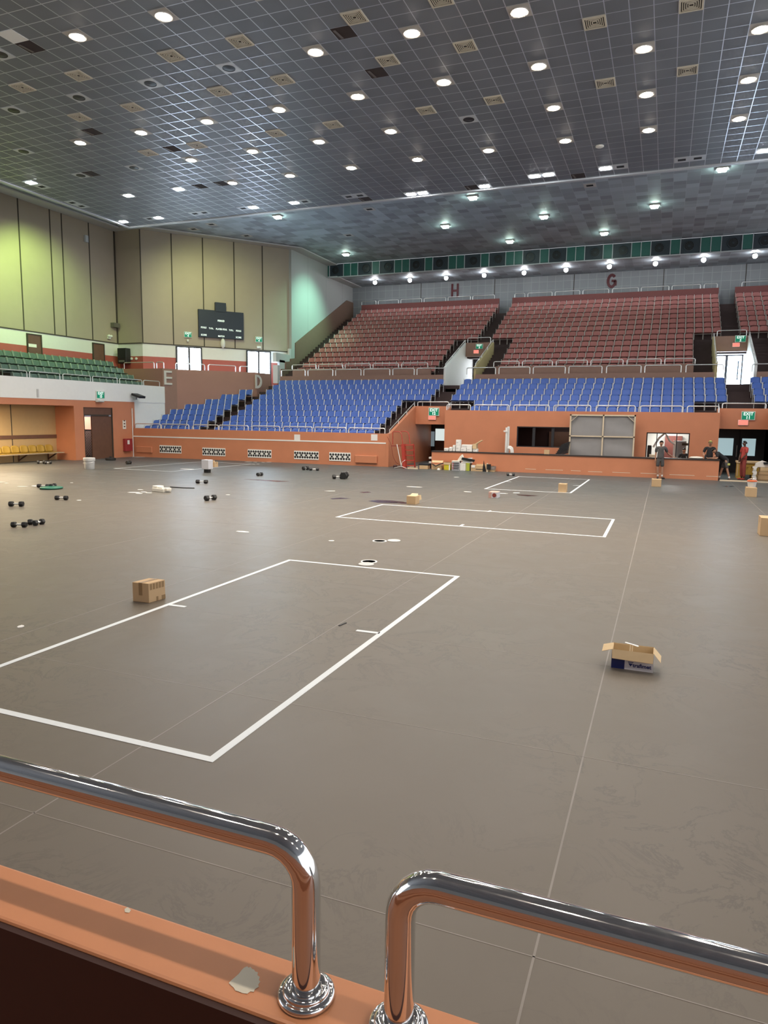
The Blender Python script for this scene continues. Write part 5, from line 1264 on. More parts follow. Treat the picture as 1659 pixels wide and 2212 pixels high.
t, x0, x1, _, z = item('plastic_crate', 265, 392, 640, 785, .32, M['yel'], 'yellow plastic crate against the counter', 'crate')
B().box(x0-.02, x1+.02, 33.83, 34.18, z-.10, z).build('rim', M['cardin'], t); B().box(x1-.06, x1, 33.84, 33.85, 0, z-.1).build('edge', M['whiteband'], t)
t, x0, x1, _, z = item('file_rack', 420, 580, 610, 790, .32, M['trwhite'], 'white rack with red and dark shelves against the counter', 'rack')
for k in range(4):
    zz = .05+(z-.12)*k/4; B().box(x0+.10, x1-.02, 33.83, 33.85, zz+.02, zz+(z-.12)/4-.03).build('shelf_gap', M['black'], t); B().box(x0+.03, x0+.10, 33.83, 33.85, zz+.01, zz+(z-.12)/4-.04).build('red_edge', M['ladder'], t)
B().box(x0, x1, 33.82, 34.17, z-.04, z+.01).build('top_board', M['foam'], t)
ztop = z
tag(B().prism([(x0+.25, 33.9, z+.01), (x0+.62, 33.9, z+.01), (x0+.50, 33.9, z+.34), (x0+.38, 33.9, z+.22)], (0, .16, 0)).build('paper_bag', M['foam'], None, bevel=.02), 'crumpled pale paper bag on top of the white rack', 'bag')
t, x0, x1, _, z = item('paper_stack', 585, 700, 655, 790, .3, M['paper'], 'upright stack of white paper ream between rack and green box', 'paper')
for k in range(4): B().box(x0+.06+.09*k, x0+.07+.09*k, 33.845, 33.85, .03, z-.03).build('fold', M['greywhite'], t)
t, x0, x1, _, z = item('green_box', 702, 782, 650, 790, .3, mat('lime_green_box', (.42, .46, .05), .5, var=.06), 'lime green box beside the white paper stack', 'box')
B().box(x1, x1+.05, 33.85, 34.1, 0, z).build('dark_edge', M['black'], t)
a, c = at_y(*c6(610, 655), 33.9), at_y(*c6(820, 560), 33.9)
zz = max(z, .78*ztop); tag(B().box(a.x, c.x, 33.88, 34.15, z, z+.05).prism([(a.x+.05, 33.88, z+.05), (c.x-.05, 33.88, z+.05), (c.x, 33.88, z+.26), (a.x+.2, 33.88, z+.22)], (0, .22, 0)).build('paper_pile', M['paper'], None, bevel=.01), 'untidy pile of white papers on the green box', 'paper')
tag(B().obox(((a.x+c.x)/2+.1, 33.85, z+.17), (.32, .02, -.05), (0, .03, 0), (.02, 0, .06)).build('dark_folder', M['black'], None, bevel=.01), 'dark folder leaning against the paper pile', 'folder')
t, x0, x1, _, z = item('cardboard_box', 800, 1040, 700, 800, .3, M['card'], 'wide cardboard box with a dark printed line below the counter', 'box')
B().box(x0+.25, x0+.68, 33.846, 33.85, z*.30, z*.42).build('print', M['joint'], t)
a, c = at_y(*c6(812, 738), 33.8), at_y(*c6(882, 690), 33.8); B().box(a.x, c.x, 33.835, 33.849, a.z, c.z).build('label', M['paper'], t)
a, c = at_y(*c6(905, 700), 34.1), at_y(*c6(1098, 676), 34.1)
tag(B().box(a.x, c.x, 34.16, 34.26, 0, c.z).build('board_panel', M['cardin']), 'pale tan board leaning behind the wide cardboard box', 'board')
B_ = at_y(*c6(1040, 800), 33.8); tag(B().prism([(B_.x-.02, 33.84, 0), (B_.x+.16, 33.84, 0), (B_.x+.02, 33.84, .55)], (0, .02, 0)).build('dark_wedge', M['black']), 'dark triangular gap piece right of the wide cardboard box', 'wedge')
t, x0, x1, _, z = item('cardboard_box', 1125, 1272, 715, 815, .3, M['card'], 'cardboard box with grey lid, rightmost below the counter', 'box')
B().box(x0-.01, x1+.01, 33.83, 34.17, z-.16, z).build('lid', M['greycloth'] if False else mat('grey_card', (.30, .25, .22), .7), t)
a, c = at_y(*c6(1118, 815), 33.8), at_y(*c6(1150, 650), 33.8)
t = thing('post_stand', 'short pale post with a dark clamp beside the rightmost box', 'post', (a.x+.05, 33.75, 0)); B().box(a.x, a.x+.07, 33.72, 33.79, 0, c.z).build('post', M['rawwood'], t); B().box(a.x+.02, a.x+.2, 33.70, 33.8, c.z-.3, c.z-.05).build('clamp', M['black'], t)
p = at_z(*c6(1425, 812)); tag(B().ball((p.x, p.y, .06), .07, .06, .06, 12, 8).build('paper_ball', M['paper'], None, smooth=True), 'crumpled white paper ball on the floor by the counter', 'paper')
# on the counter
WP = [(275, 362, 350, 405, 'low white package, leftmost on the counter'), (375, 440, 330, 405, 'white package second from the left on the counter'), (447, 500, 290, 405, 'narrow upright white package left of the tall one'), (510, 600, 185, 300, 'upper white package of the tall stack on the counter'), (508, 602, 300, 405, 'lower white package of the tall stack on the counter'),
      (605, 720, 345, 415, 'lower white package right of the tall stack'), (722, 836, 345, 420, 'lower white package beneath the long wrapped one'), (625, 838, 285, 343, 'long white wrapped package lying on others'), (846, 940, 365, 425, 'white box below the open tan carton on the counter')]
for x0, x1, y0, y1, lab in WP:
    a, c = at_y(*c6(x0, y1), 34.45), at_y(*c6(x1, y0), 34.45); z0 = zc if y1 > 395 else (at_y(*c6(x0, 300), 34.45).z if x0 == 510 else at_y(*c6(x0, 344), 34.45).z)
    t = thing('white_package', lab, 'package', ((a.x+c.x)/2, 34.45, z0), 0, 'white packages on the counter')
    B().box(a.x, c.x-.01, 34.38, 34.66, z0, c.z).build('body', M['paper'], t, bevel=.02)
    B().box(a.x+.03, a.x+.03+(c.x-a.x)*.45, 34.377, 34.38, z0+(c.z-z0)*.45, z0+(c.z-z0)*.62).build('print', M['greywhite'], t)
a, c = at_y(*c6(845, 350), 34.45), at_y(*c6(922, 270), 34.45)
t = thing('cardboard_box', 'open tan carton with a raised flap on the counter', 'box', ((a.x+c.x)/2, 34.5, at_y(*c6(850, 363), 34.45).z)); zq = at_y(*c6(850, 363), 34.45).z
B().box(a.x, c.x, 34.36, 34.66, zq, c.z).build('body', M['cardin'], t); B().prism([(c.x-.1, 34.36, c.z), (c.x, 34.36, c.z), (c.x+.28, 34.36, c.z+.18), (c.x+.22, 34.36, c.z+.20)], (0, .25, 0)).build('flap', M['cardin'], t)
pp_ = thing('pipe_bundle', 'two tall white pipes standing behind the counter by the dark window', 'pipe', (at_y(*c6(1530, 440), 37.2).x, 37.2, 0))
for k, xx in enumerate((1518, 1548)):
    a = at_y(*c6(xx, 0-60), 37.2); B().tube([(a.x, 37.2+.1*k, 0), (a.x, 37.2+.1*k, a.z+.05*k)], .062, 12).build('pipe', M['pipe'], pp_, smooth=True)
B().tube([at_y(*c6(x, y), 37.05) for x, y in ((1545, 330), (1590, 325), (1625, 350), (1635, 400), (1637, 520))], .06, 12).build('elbow', M['pipe'], pp_, smooth=True)
B().tube([at_y(*c6(x, y), 37.0) for x, y in ((1540, 355), (1575, 355), (1600, 380), (1607, 420), (1608, 520))], .055, 12).build('elbow', M['pipe'], pp_, smooth=True)
a = at_y(*c6(1500, 10), 37.2); B().box(a.x-.1, a.x+.1, 37.1, 37.3, a.z-.05, a.z+.03).build('clip', M['pipe'], pp_)
# black trays and block by the dark window
a, c = at_y(1197, 985, 37.0), at_y(1230, 956, 37.0)
t = thing('tray_stack', 'leaning stack of black slatted trays before the dark window', 'trays', ((a.x+c.x)/2, 36.9, zc-.2))
for k in range(8): B().bar((a.x+.02+.05*k, 36.9, zc-.24+.085*k), (c.x-.04+.01*k, 36.85, zc+.0+.075*k), .30, .055).build('tray', M['rubber'], t)
B().box(a.x-.05, c.x, 36.7, 37.1, 0, zc-.28).build('stand', M['woodbrown'], t)
a = at_y(1191, 985, 36.0); tag(B().box(a.x-.12, a.x+.12, 34.40, 34.58, zc, zc+.20).build('wood_block', M['card']), 'small wooden block on the counter before the dark window', 'block')
a = at_y(1504, 989, 34.5); tag(B().ball((a.x, 34.52, zc+.045), .30, .15, .06, 18, 8).build('white_pillow', M['foam'], None, smooth=True), 'flat white cushion lying on the counter beside the men', 'cushion')
# booth interior
a, c = at_y(1455, 990, 39.0), at_y(1483, 953, 39.0)
t = thing('metal_locker', 'grey metal locker inside the lit booth window', 'locker', ((a.x+c.x)/2, 39.2, .1)); B().box(a.x, c.x, 39.0, 39.5, .1, c.z).build('body', mat('grey_metal', (.30, .32, .34), .45), t); B().box(a.x-.05, a.x+.06, 38.98, 39.02, .1, c.z+.02).build('edge', M['pipe'], t)
B().box(a.x+.35, a.x+.7, 38.985, 39.0, c.z-.22, c.z-.1).build('label_plate', M['joint'], t)
a, c = at_y(1434, 990, 40.4), at_y(1474, 942, 40.4); tag(B().box(a.x, c.x, 40.3, 40.59, .1, c.z).build('brown_cupboard', mat('brown_red_wood', (.15, .045, .035), .5, var=.1)), 'reddish brown cupboard at the back of the lit booth', 'cupboard')
tag(B().tube([at_y(*q, 38.6) for q in ((1411, 966), (1424, 946), (1436, 936), (1441, 942), (1447, 953), (1458, 960))], .05, 10).build('duct_hose', M['pipe'], None, smooth=True), 'white flexible hose looping behind the booth window', 'hose')
a, c = at_y(1397, 990, 38.6), at_y(1408, 962, 38.6); t = thing('office_chair', 'black chair back at the left edge of the lit window', 'chair', ((a.x+c.x)/2, 38.7, .1)); B().box(a.x, c.x, 38.6, 38.7, .65, c.z).build('backrest', M['black'], t, bevel=.04); B().tube([((a.x+c.x)/2, 38.8, .1), ((a.x+c.x)/2, 38.8, .7)], .04, 8).build('post', M['black'], t); B().box(a.x, c.x, 38.65, 39.1, .55, .62).build('seat', M['black'], t)
a, c = at_y(1402, 990, 38.3), at_y(1416, 982, 38.3); tag(B().box(a.x, c.x, 38.1, 38.5, .1, c.z).build('desk', M['rawwood']), 'pale desk edge inside the lit booth window', 'desk')
# exit 11: crate, boxes, sill plank
a, c = at_y(1590, 1035, 36.2), at_y(1652, 998, 36.2)
cr = thing('wooden_crate', 'yellow wooden crate with scribbled marks before the black doors', 'crate', ((a.x+c.x)/2, 36.5, 0))
B().box(a.x+.02, c.x, 36.2, 36.9, .18, c.z-.06).build('body', M['crate'], cr); B().box(a.x-.02, c.x+.05, 36.15, 36.95, c.z-.08, c.z).build('lid', M['cardin'], cr); 
for xx in (a.x+.02, c.x-.5): B().box(xx, xx+.25, 36.2, 36.9, 0, .18).build('foot', M['crate'], cr)
B().box(a.x, a.x+.05, 36.18, 36.2, .1, c.z-.08).build('edge_board', M['card'], cr)
b = B(); mx_ = at_y(1612, 1012, 36.2)
for k, (dx, dz) in enumerate(((0, 0), (.18, .02), (.3, .0), (.42, .03))): b.bar((mx_.x+dx, 36.195, mx_.z+dz-.06), (mx_.x+dx+.05, 36.195, mx_.z+dz+.07), .004, .02, up=(0, 1, 0)); b.bar((mx_.x+dx, 36.195, mx_.z+dz+.06), (mx_.x+dx+.1, 36.195, mx_.z+dz+.05), .004, .02, up=(0, 1, 0))
b.build('scribble', M['joint'], cr)
XR = at_y(1646, 1035, 35.2).x
for n, (x0, x1, z0, z1, m, lab) in enumerate(((1637, 1668, 0, .22, 'card', 'lowest carton of the stack at the right edge'), (1637, 1668, .22, .38, 'card', 'middle carton of the stack at the right edge'), (1638, 1668, .38, .58, 'cardin', 'upper carton of the stack at the right edge'))):
    a, c = at_y(x0, 1030, 35.2), at_y(x1, 1030, 35.2); t = thing('cardboard_box', lab, 'box', ((a.x+c.x)/2, 35.3, z0)); B().box(a.x+.03*n, c.x, 35.2, 35.7, z0+.004, z1).build('body', M[m], t, bevel=.006); B().box(a.x+.03*n, c.x, 35.195, 35.2, z0+.04, z0+.06).build('seam', M['tapebrown'], t)
a, c = at_y(1625, 1040, 35.0), at_y(1636, 1000, 35.0); t = thing('paper_stack', 'tall stack of grey white papers beside the stacked cartons', 'paper', ((a.x+c.x)/2, 35.0, 0))
for k in range(9): B().box(a.x+.02*math.sin(k*2.1), c.x+.02*math.sin(k*1.7), 35.0, 35.18, .07*k, .07*k+.065).build('bundle', M['paper'] if k % 3 else M['greywhite'], t)
a, c = at_y(1629, 1015, 35.45), at_y(1660, 1004, 35.45); tag(B().prism([(a.x, 35.3, .585), (c.x, 35.3, .585), (c.x, 35.3, .80), (a.x+.3, 35.3, .88), (a.x+.05, 35.3, .76)], (0, .3, 0)).build('paper_heap', M['paper'], None, bevel=.02), 'heap of white paper and wrapping on the stacked cartons', 'paper')
tag(B().obox((a.x+.55, 35.24, .80), (.22, 0, .04), (0, .03, 0), (-.02, 0, .05)).build('dark_folder', M['black']), 'dark folder on the paper heap at the right edge', 'folder')
a, c = at_z(1549, 1039.5), at_z(1670, 1043); tag(B().box(2.36, 5.6, 34.05, 34.22, 0, .05).build('sill_plank', M['rawwood']), 'pale timber threshold strip across the exit 11 passage', 'threshold')
# ================================================================== people
def skin_mesh(name, verts, edges, rad, m, parent=None, root=0, sub=1, flat=()):
    me = bpy.data.meshes.new(name); me.from_pydata([tuple(v) for v in verts], edges, []); me.update()
    o = bpy.data.objects.new(name, me); COL.objects.link(o)
    md = o.modifiers.new('skin', 'SKIN'); md.use_smooth_shade = True; md.branch_smoothing = .6
    for i, sv in enumerate(me.skin_vertices[0].data):
        r = rad[i]; sv.radius = r if isinstance(r, tuple) else (r, r); sv.use_root = (i == root)
    sb = o.modifiers.new('sub', 'SUBSURF'); sb.levels = sub; sb.render_levels = sub
    dg = bpy.context.evaluated_depsgraph_get(); dg.update()
    nm = bpy.data.meshes.new_from_object(o.evaluated_get(dg)); bpy.data.objects.remove(o); bpy.data.meshes.remove(me)
    for p in nm.polygons: p.use_smooth = True; p.material_index = 0
    nm.materials.clear(); nm.materials.append(m)
    q = bpy.data.objects.new(name, nm); COL.objects.link(q)
    if parent is not None:
        q.parent = parent; q.matrix_parent_inverse = PM[parent.name].inverted()
    return q
class Net:
    def __init__(s): s.v = []; s.e = []; s.r = []
    def add(s, p, r, frm=None):
        s.v.append(Vector(p)); s.r.append(r)
        if frm is not None: s.e.append((frm, len(s.v)-1))
        return len(s.v)-1
def person(label, base, J, skin, garments, hair='hair', cap=None, face=(0, -1, 0), shoes='black', socks='whitecloth', bare_leg=True, longsleeve=False, grip=None):
    """J: joints in world space: pelvis, chest, neck, head (centre), sh/el/wr/ha for L R, hip/kn/an/toe for L R"""
    t = thing('person', label, 'person', base); V = lambda k: Vector(J[k])
    n = Net(); fd = Vector(face).normalized()
    pv = n.add(V('pelvis'), (.125, .10)); ws = n.add(V('pelvis').lerp(V('chest'), .5), (.12, .09), pv); chv = n.add(V('chest'), (.145, .10), ws)
    ub = n.add(V('chest').lerp(V('neck'), .72), (.10, .075), chv); nk = n.add(V('neck'), .052, ub)
    h = V('head'); up = (h-V('neck')).normalized()
    jaw = n.add(h-up*.065+fd*.02, .062, nk); mid_ = n.add(h, (.078, .092), jaw); top = n.add(h+up*.07-fd*.008, (.066, .076), mid_)
    ns_ = n.add(h-up*.015+fd*.098, .012, mid_)
    side = up.cross(fd).normalized()
    for s in (-1, 1): n.add(h+side*s*.088-up*.01, (.010, .02), mid_)
    for s in 'LR':
        a = n.add(V('sh'+s), .062, ub); b_ = n.add(V('sh'+s).lerp(V('el'+s), .5), .047, a); c = n.add(V('el'+s), .038, b_); d = n.add(V('el'+s).lerp(V('wr'+s), .4), .038, c); e = n.add(V('wr'+s), .025, d)
        w, hd = V('wr'+s), V('ha'+s); dr = (hd-w).normalized(); lat = dr.cross(UP)
        lat = lat.normalized() if lat.length > .2 else Vector((0, 1, 0)) if abs(dr.z) > .9 else lat
        pm = n.add(w+dr*.05, (.036, .018), e); nrm = lat.cross(dr).normalized()
        curl = nrm if nrm.z < 0 else -nrm
        for k, (off, ln) in enumerate(((-.030, .058), (-.010, .072), (.010, .068), (.029, .052))):
            q = n.add(w+dr*.092+lat*off, .0095, pm); q2 = n.add(w+dr*(.092+ln*.55)+lat*off*1.1+curl*.012, .0085, q); n.add(w+dr*(.092+ln*.9)+lat*off*1.1+curl*.034, .0075, q2)
        q = n.add(w+dr*.035+lat*.045*(1 if s == 'L' else -1)+curl*.012, .011, pm); n.add(w+dr*.075+lat*.055*(1 if s == 'L' else -1)+curl*.024, .009, q)
    for s in 'LR':
        a = n.add(V('hip'+s), .085, pv); b_ = n.add(V('hip'+s).lerp(V('kn'+s), .5), .072, a); c = n.add(V('kn'+s), .052, b_); d = n.add(V('kn'+s).lerp(V('an'+s), .35), .052, c); e = n.add(V('an'+s), .034, d)
        hl = n.add(V('an'+s)+Vector((0, 0, -.045)), .036, e); n.add(V('toe'+s), (.032, .026), hl)
    skin_mesh('body', n.v, n.e, n.r, M[skin], t)
    # garments
    g = Net()
    a = g.add(V('pelvis')+(V('chest')-V('pelvis'))*(-.16), (.162, .135)); a1 = g.add(V('pelvis')+(V('chest')-V('pelvis'))*.1, (.162, .135), a); b_ = g.add(V('pelvis').lerp(V('chest'), .5), (.155, .125), a1); c = g.add(V('chest'), (.175, .13), b_); d = g.add(V('chest').lerp(V('neck'), .70), (.140, .108), c); g.add(V('chest').lerp(V('neck'), 1.0), .072, d)
    for s in 'LR':
        q = g.add((g.v[d]+V('sh'+s))/2+UP*.012, .088, d); q = g.add(V('sh'+s), .086, q); q = g.add(V('sh'+s).lerp(V('el'+s), .45), .068, q); q = g.add(V('sh'+s).lerp(V('el'+s), .80), .066, q)
        if longsleeve: q = g.add(V('el'+s), .056, q); g.add(V('el'+s).lerp(V('wr'+s), .9), .044, q)
    skin_mesh('shirt', g.v, g.e, g.r, M[garments[0]], t, 0)
    g = Net(); a = g.add(V('pelvis')+Vector((0, 0, .12)), (.150, .122)); b_ = g.add(V('pelvis')-Vector((0, 0, .03)), (.152, .128), a)
    for s in 'LR':
        q = g.add(V('hip'+s)-Vector((0, 0, .04)), .105, b_); q = g.add(V('hip'+s).lerp(V('kn'+s), .55), .094, q); q = g.add(V('hip'+s).lerp(V('kn'+s), .92), .088, q)
        if not bare_leg: q = g.add(V('kn'+s).lerp(V('an'+s), .4), .078, q); g.add(V('kn'+s).lerp(V('an'+s), .95), .066, q)
    skin_mesh('shorts' if bare_leg else 'trousers', g.v, g.e, g.r, M[garments[1]], t, 0)
    for s in 'LR':
        an, to = V('an'+s), V('toe'+s); dz = (to-an); dz.z = 0; dz = dz.normalized()
        g = Net(); a = g.add(an+Vector((0, 0, -.03)), .050); a2 = g.add(Vector((an.x, an.y, base[2]+.042))-dz*.03, (.045, .042), a); b_ = g.add(Vector((an.x, an.y, base[2]+.042))+dz*.09, (.048, .040), a2); g.add(Vector((an.x, an.y, base[2]+.035))+dz*.18, (.042, .030), b_)
        skin_mesh('shoe', g.v, g.e, g.r, M[shoes], t, 0)
        if bare_leg:
            g = Net(); a = g.add(an+Vector((0, 0, .0)), .046); g.add(an.lerp(V('kn'+s), .28), .050, a); skin_mesh('sock', g.v, g.e, g.r, M[socks], t, 0)
    # hair as a cap over the back and top of the skull
    hb_ = B(); vs = []; fs = []; N1, N2 = 14, 7; side = up.cross(fd).normalized()
    for i in range(N2+1):
        for k in range(N1):
            ph = PI*.5*i/N2*1.18; a = 2*PI*k/N1; q = side*math.cos(a)+fd*math.sin(a)
            lim = 1.0
            if math.sin(a) > .25: ph = min(ph, PI*.30)
            vs.append(h+up*.018 + up*math.cos(ph)*.108 + (side*math.cos(a)*.088+fd*math.sin(a)*.103)*math.sin(ph)-fd*.008)
    for i in range(N2):
        for k in range(N1): fs.append((i*N1+k, i*N1+(k+1) % N1, (i+1)*N1+(k+1) % N1, (i+1)*N1+k))
    B().add(vs, fs).build('hair', M[hair], t, smooth=True)
    for s in (-1, 1):
        e = h+up*.012+fd*.090+side*s*.032; B().ball(e, .011, .011, .008, 8, 6).build('eye', M['black'], t, smooth=True)
        B().obox(e+up*.020+fd*.003, side*.018, fd*.004, up*.004).build('eyebrow', M[hair], t)
    B().obox(h-up*.062+fd*.086, side*.022, fd*.006, up*.004).build('mouth', M['maroonc'], t)
    if cap:
        vs2 = [v+up*.012+(v-h).normalized()*.008 for v in vs[:N1*4]]
        cp = B().add(vs2, [f for f in fs if max(f) < N1*4]); bo = h+up*.070
        cp.prism([bo+fd*.085-side*.075, bo+fd*.165-side*.05, bo+fd*.185, bo+fd*.165+side*.05, bo+fd*.085+side*.075], up*.012)
        cp.build('cap', M[cap], t, smooth=True)
    return t
def stand(x, y, H, tw=0.0, z=0.0):
    """upright joints facing -y turned by tw about z"""
    k = H/1.72; J = {}
    def P(a, b, c): q = Vector((a*k, b*k, c*k)); q.rotate(Matrix.Rotation(tw, 3, 'Z')); return q+Vector((x, y, z))
    J['pelvis'] = P(0, 0, .93); J['chest'] = P(0, .01, 1.24); J['neck'] = P(0, .015, 1.47); J['head'] = P(0, -.01, 1.605)
    for s, sg in (('L', 1), ('R', -1)):
        J['sh'+s] = P(sg*.185, .015, 1.40); J['el'+s] = P(sg*.235, .03, 1.12); J['wr'+s] = P(sg*.245, -.03, .88); J['ha'+s] = P(sg*.245, -.05, .78)
        J['hip'+s] = P(sg*.09, 0, .89); J['kn'+s] = P(sg*.095, -.015, .49); J['an'+s] = P(sg*.10, .02, .09); J['toe'+s] = P(sg*.12, -.13, .04)
    return J, P
# man in grey at the counter: standing in front of it, one forearm on the worktop
q = at_z(1424, 1032.5); x0 = q.x; y0 = 33.92
J, P = stand(x0, y0, 1.70, .12)
for s in 'LR': pass
J['elL'] = P(.31, .10, 1.14); J['wrL'] = Vector((x0+.52, YF+.02, zc+.05)); J['haL'] = Vector((x0+.66, YF+.03, zc+.045)); J['elR'] = P(-.205, .03, 1.12); J['wrR'] = P(-.215, -.02, .88); J['haR'] = P(-.21, -.04, .78); J['anL'] = P(.11, -.02, .09); J['toeL'] = P(.20, -.15, .04); J['anR'] = P(-.06, .02, .09); J['toeR'] = P(-.10, -.14, .04)
person('person in grey polo shirt and grey shorts leaning one arm on the counter', (x0, y0, 0), J, 'skin1', ('greycloth', 'greycloth'), face=(-.05, -1, 0))
# man with the lime cap behind the counter
q = at_y(1534, 965, 35.1); x1_ = q.x; zh = at_y(1535, 957, 35.1).z
J, P = stand(x1_, 35.1, 1.70, .0)
J['elR'] = P(-.27, -.05, 1.13); J['wrR'] = Vector((x1_-.16, YF+.34, zc+.06)); J['haR'] = Vector((x1_-.06, YF+.22, zc+.05)); J['elL'] = P(.28, -.03, 1.12); J['wrL'] = Vector((x1_+.14, YF+.36, zc+.07)); J['haL'] = Vector((x1_+.05, YF+.24, zc+.06))
person('person in a lime green cap and black shirt standing behind the counter', (x1_, 35.1, 0), J, 'skin1', ('blackcloth', 'greycloth'), cap='lime', face=(.0, -1, -.05))
# man bent forward over the end of the counter
qa = at_y(1566, 1034, 34.55); xb_, yb_ = qa.x, 34.62
J, P = stand(xb_, yb_, 1.72, -.9)
J['pelvis'] = Vector((xb_-.02, yb_, .90)); J['chest'] = Vector((xb_-.30, yb_-.10, 1.10)); J['neck'] = Vector((xb_-.46, yb_-.16, 1.22)); hp_ = at_y(1542.5, 973, 34.45); J['head'] = Vector((hp_.x, yb_-.2, hp_.z-.02))
for s, dy in (('L', -.19), ('R', .16)):
    J['sh'+s] = Vector((xb_-.38, yb_-.13+dy, 1.16)); J['el'+s] = Vector((XC1-.10 if s == 'L' else XC1-.06, yb_-.16+dy*1.3, zc+.05)); J['wr'+s] = Vector((XC1-.34, yb_-.16+dy*.6, zc+.05)); J['ha'+s] = Vector((XC1-.46, yb_-.16+dy*.4, zc+.05))
    J['hip'+s] = Vector((xb_, yb_+dy*.5, .86)); ax = at_y(1553.5 if s == 'R' else 1575, 1034, yb_).x
    J['kn'+s] = Vector(((xb_+ax)/2-.03, yb_+dy*.6-.03, .48)); J['an'+s] = Vector((ax, yb_+dy*.7, .09)); J['toe'+s] = Vector((ax-.08, yb_+dy*.7-.14, .04))
t = person('person in black shirt and grey shorts bent forward over the counter end', (xb_, yb_, 0), J, 'skin1', ('blackcloth', 'greycloth'), face=(-.35, -1, -.15))
B().obox((xb_+.10, yb_-.20, .72), (.05, .02, 0), (0, .012, 0), (0, 0, .045)).build('shorts_patch', M['lime'], t)
# man in red, side on, hands joined in front
qa = at_y(1603, 1035, 35.3); xr_, yr_ = qa.x, 35.3
J, P = stand(xr_, yr_, 1.74, -1.15)
for s, sg in (('L', 1), ('R', -1)):
    J['el'+s] = P(sg*.23, -.03, 1.12); J['wr'+s] = P(sg*.08, -.17, .90); J['ha'+s] = P(sg*.0, -.19, .84)
person('person in red shirt and brick red trousers standing side-on before the doors', (xr_, yr_, 0), J, 'skin2', ('redcloth', 'maroonc'), face=(-.95, -.35, 0), bare_leg=False, shoes='ladder')
# person seated inside the booth
qa = at_y(1478, 972, 38.45); xs_ = qa.x
J, P = stand(xs_, 38.5, 1.70, .1, -.42)
J['head'] = Vector((qa.x, 38.45, at_y(1478, 973, 38.45).z)); J['neck'] = J['head']+Vector((0, .02, -.135)); J['chest'] = J['neck']+Vector((0, .02, -.24)); J['pelvis'] = J['chest']+Vector((0, .1, -.33))
for s, sg in (('L', 1), ('R', -1)):
    J['sh'+s] = J['neck']+Vector((sg*.18, .02, -.08)); J['el'+s] = J['sh'+s]+Vector((sg*.05, -.05, -.28)); J['wr'+s] = J['el'+s]+Vector((-sg*.05, -.22, -.02)); J['ha'+s] = J['wr'+s]+Vector((-sg*.02, -.08, -.01))
    J['hip'+s] = J['pelvis']+Vector((sg*.1, 0, -.03)); J['kn'+s] = J['hip'+s]+Vector((sg*.03, -.30, -.02)); J['an'+s] = J['kn'+s]+Vector((0, .05, -.36)); J['toe'+s] = J['an'+s]+Vector((0, -.12, -.05))
zf = min(J['anL'].z, J['anR'].z)-.09
person('person with dark hair in black shirt sitting inside the booth window', (xs_, 38.5, zf), J, 'skin1', ('blackcloth', 'greycloth'), face=(-.1, -1, 0))
# bottle held at the counter
tag(B().lathe((x1_-.20, YF+.2, zc), [(.034, 0), (.036, .03), (.036, .14), (.014, .19), (.014, .22)], 14).build('bottle', M['black'], None, smooth=True), 'small dark bottle on the counter before the capped person', 'bottle')
# ================================================================== light
wd = bpy.data.worlds.new('hall'); sc.world = wd; wd.use_nodes = True
wd.node_tree.nodes['Background'].inputs[0].default_value = (.93, .96, 1.0, 1); wd.node_tree.nodes['Background'].inputs[1].default_value = .45
def spot(name, loc, target, watt, col, ang=70, blend=.8, rad=.15):
    l = bpy.data.lights.new(name, 'SPOT'); l.energy = watt; l.color = col; l.spot_size = math.radians(ang); l.spot_blend = blend; l.shadow_soft_size = rad
    o = bpy.data.objects.new(name, l); COL.objects.link(o); o.location = loc
    o.rotation_euler = (Vector(target)-Vector(loc)).to_track_quat('-Z', 'Y').to_euler(); return o
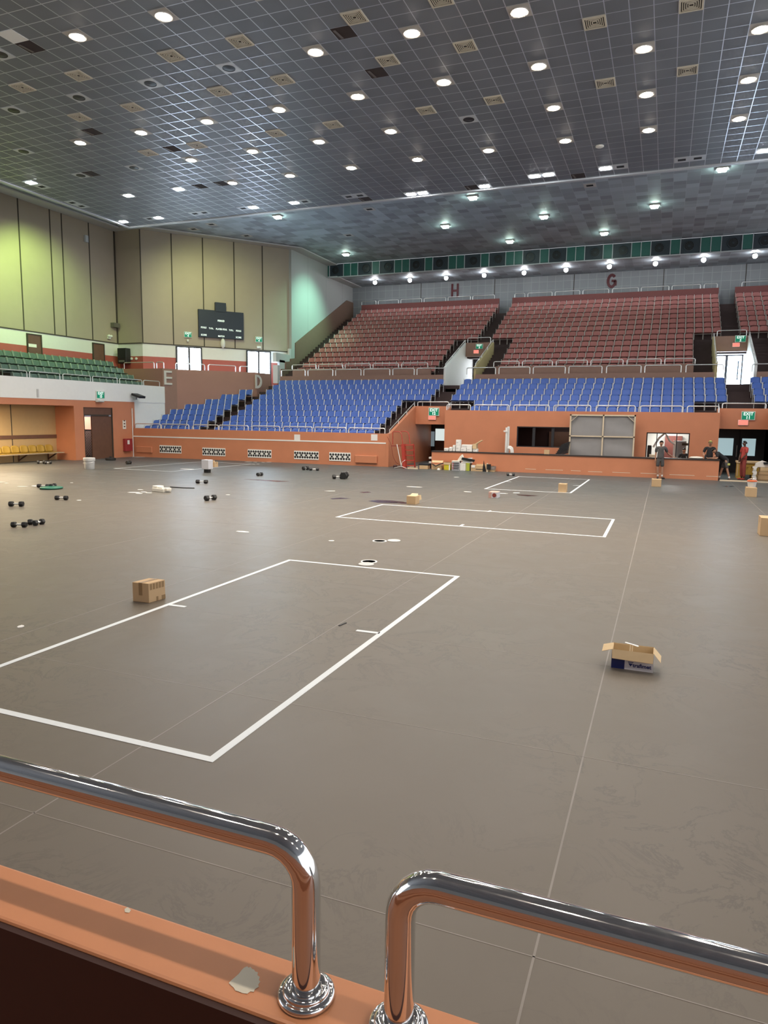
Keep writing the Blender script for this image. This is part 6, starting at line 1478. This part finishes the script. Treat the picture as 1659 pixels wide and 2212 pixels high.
# tinted floodlamps of the ceiling aimed at the side walls
spot('wall_flood', (-29.8, 29.5, 13.0), (-34.3, 31.5, 8.4), 700, (.62, 1.0, .26), 95)
spot('wall_flood', (-29.8, 24.5, 13.0), (-34.3, 26.0, 8.2), 380, (.62, 1.0, .28), 95)
spot('wall_flood', (-26.0, 37.0, 13.6), (-29.3, 42.0, 7.2), 430, (.90, 1.0, .44), 118, 1.0)
p = at_z(747, 550, FZ-.3)
spot('wall_flood', (-20.5, 48.5, 14.0), (XS, 48.6, 9.0), 880, (.42, 1.0, .70), 75, 1.0)
# each round downlight throws its own wide cone
lt = bpy.data.lights.new('downlight_beam', 'SPOT'); lt.energy = 175; lt.color = WARM; lt.spot_size = math.radians(138); lt.spot_blend = .8; lt.shadow_soft_size = .2
lt2 = lt.copy(); lt2.energy = 275; lt2.spot_size = math.radians(118); lt2.spot_blend = 1.0
lt3 = lt2.copy(); lt3.energy = 115; lt3.spot_size = math.radians(100); lt3.shadow_soft_size = .15
for o in [o for o in COL.objects if o.name.startswith('ceiling_downlight')]:
    l = bpy.data.objects.new('downlight_beam', lt if o.location.y > 20.5 else lt2 if o.location.y > 5 else lt3); COL.objects.link(l); l.location = (o.location.x, o.location.y, CZ-.12)
# rectangular area light aimed at a target
def area(name, loc, target, sx, sy, watt, col):
    l = bpy.data.lights.new(name, 'AREA'); l.shape = 'RECTANGLE'; l.size = sx; l.size_y = sy; l.energy = watt; l.color = col
    o = bpy.data.objects.new(name, l); COL.objects.link(o); o.location = loc
    o.rotation_euler = (Vector(target)-Vector(loc)).to_track_quat('-Z', 'Y').to_euler(); return o
# unseen area lights added to brighten the booth, recess and passage
area('booth_fill', (.2, 39.5, 2.24), (.2, 39.5, 0), 1.2, .2, 22, (1, .98, .93))
area('booth_fill', (-5.2, 39.4, 2.24), (-5.2, 39.4, 0), 1.2, .2, 2.5, (1, .95, .88))
area('recess_fill', (-30.6, 24, 2.9), (-30.8, 24, 0), .15, 8, 260, (1, .80, .52))
area('passage_fill', (-32, 31.5, 2.9), (-32, 31.5, 0), .3, 1, 30, (1, .9, .8))
sc.view_settings.view_transform = 'Standard'; sc.view_settings.look = 'None'; sc.view_settings.gamma = 1.0; sc.view_settings.use_curve_mapping = False
sc.view_settings.exposure = 1.7
sc.cycles.use_denoising = True
sc.cycles.max_bounces = 6; sc.cycles.diffuse_bounces = 4; sc.cycles.caustics_reflective = False; sc.cycles.caustics_refractive = False
sc.cycles.sample_clamp_indirect = 6
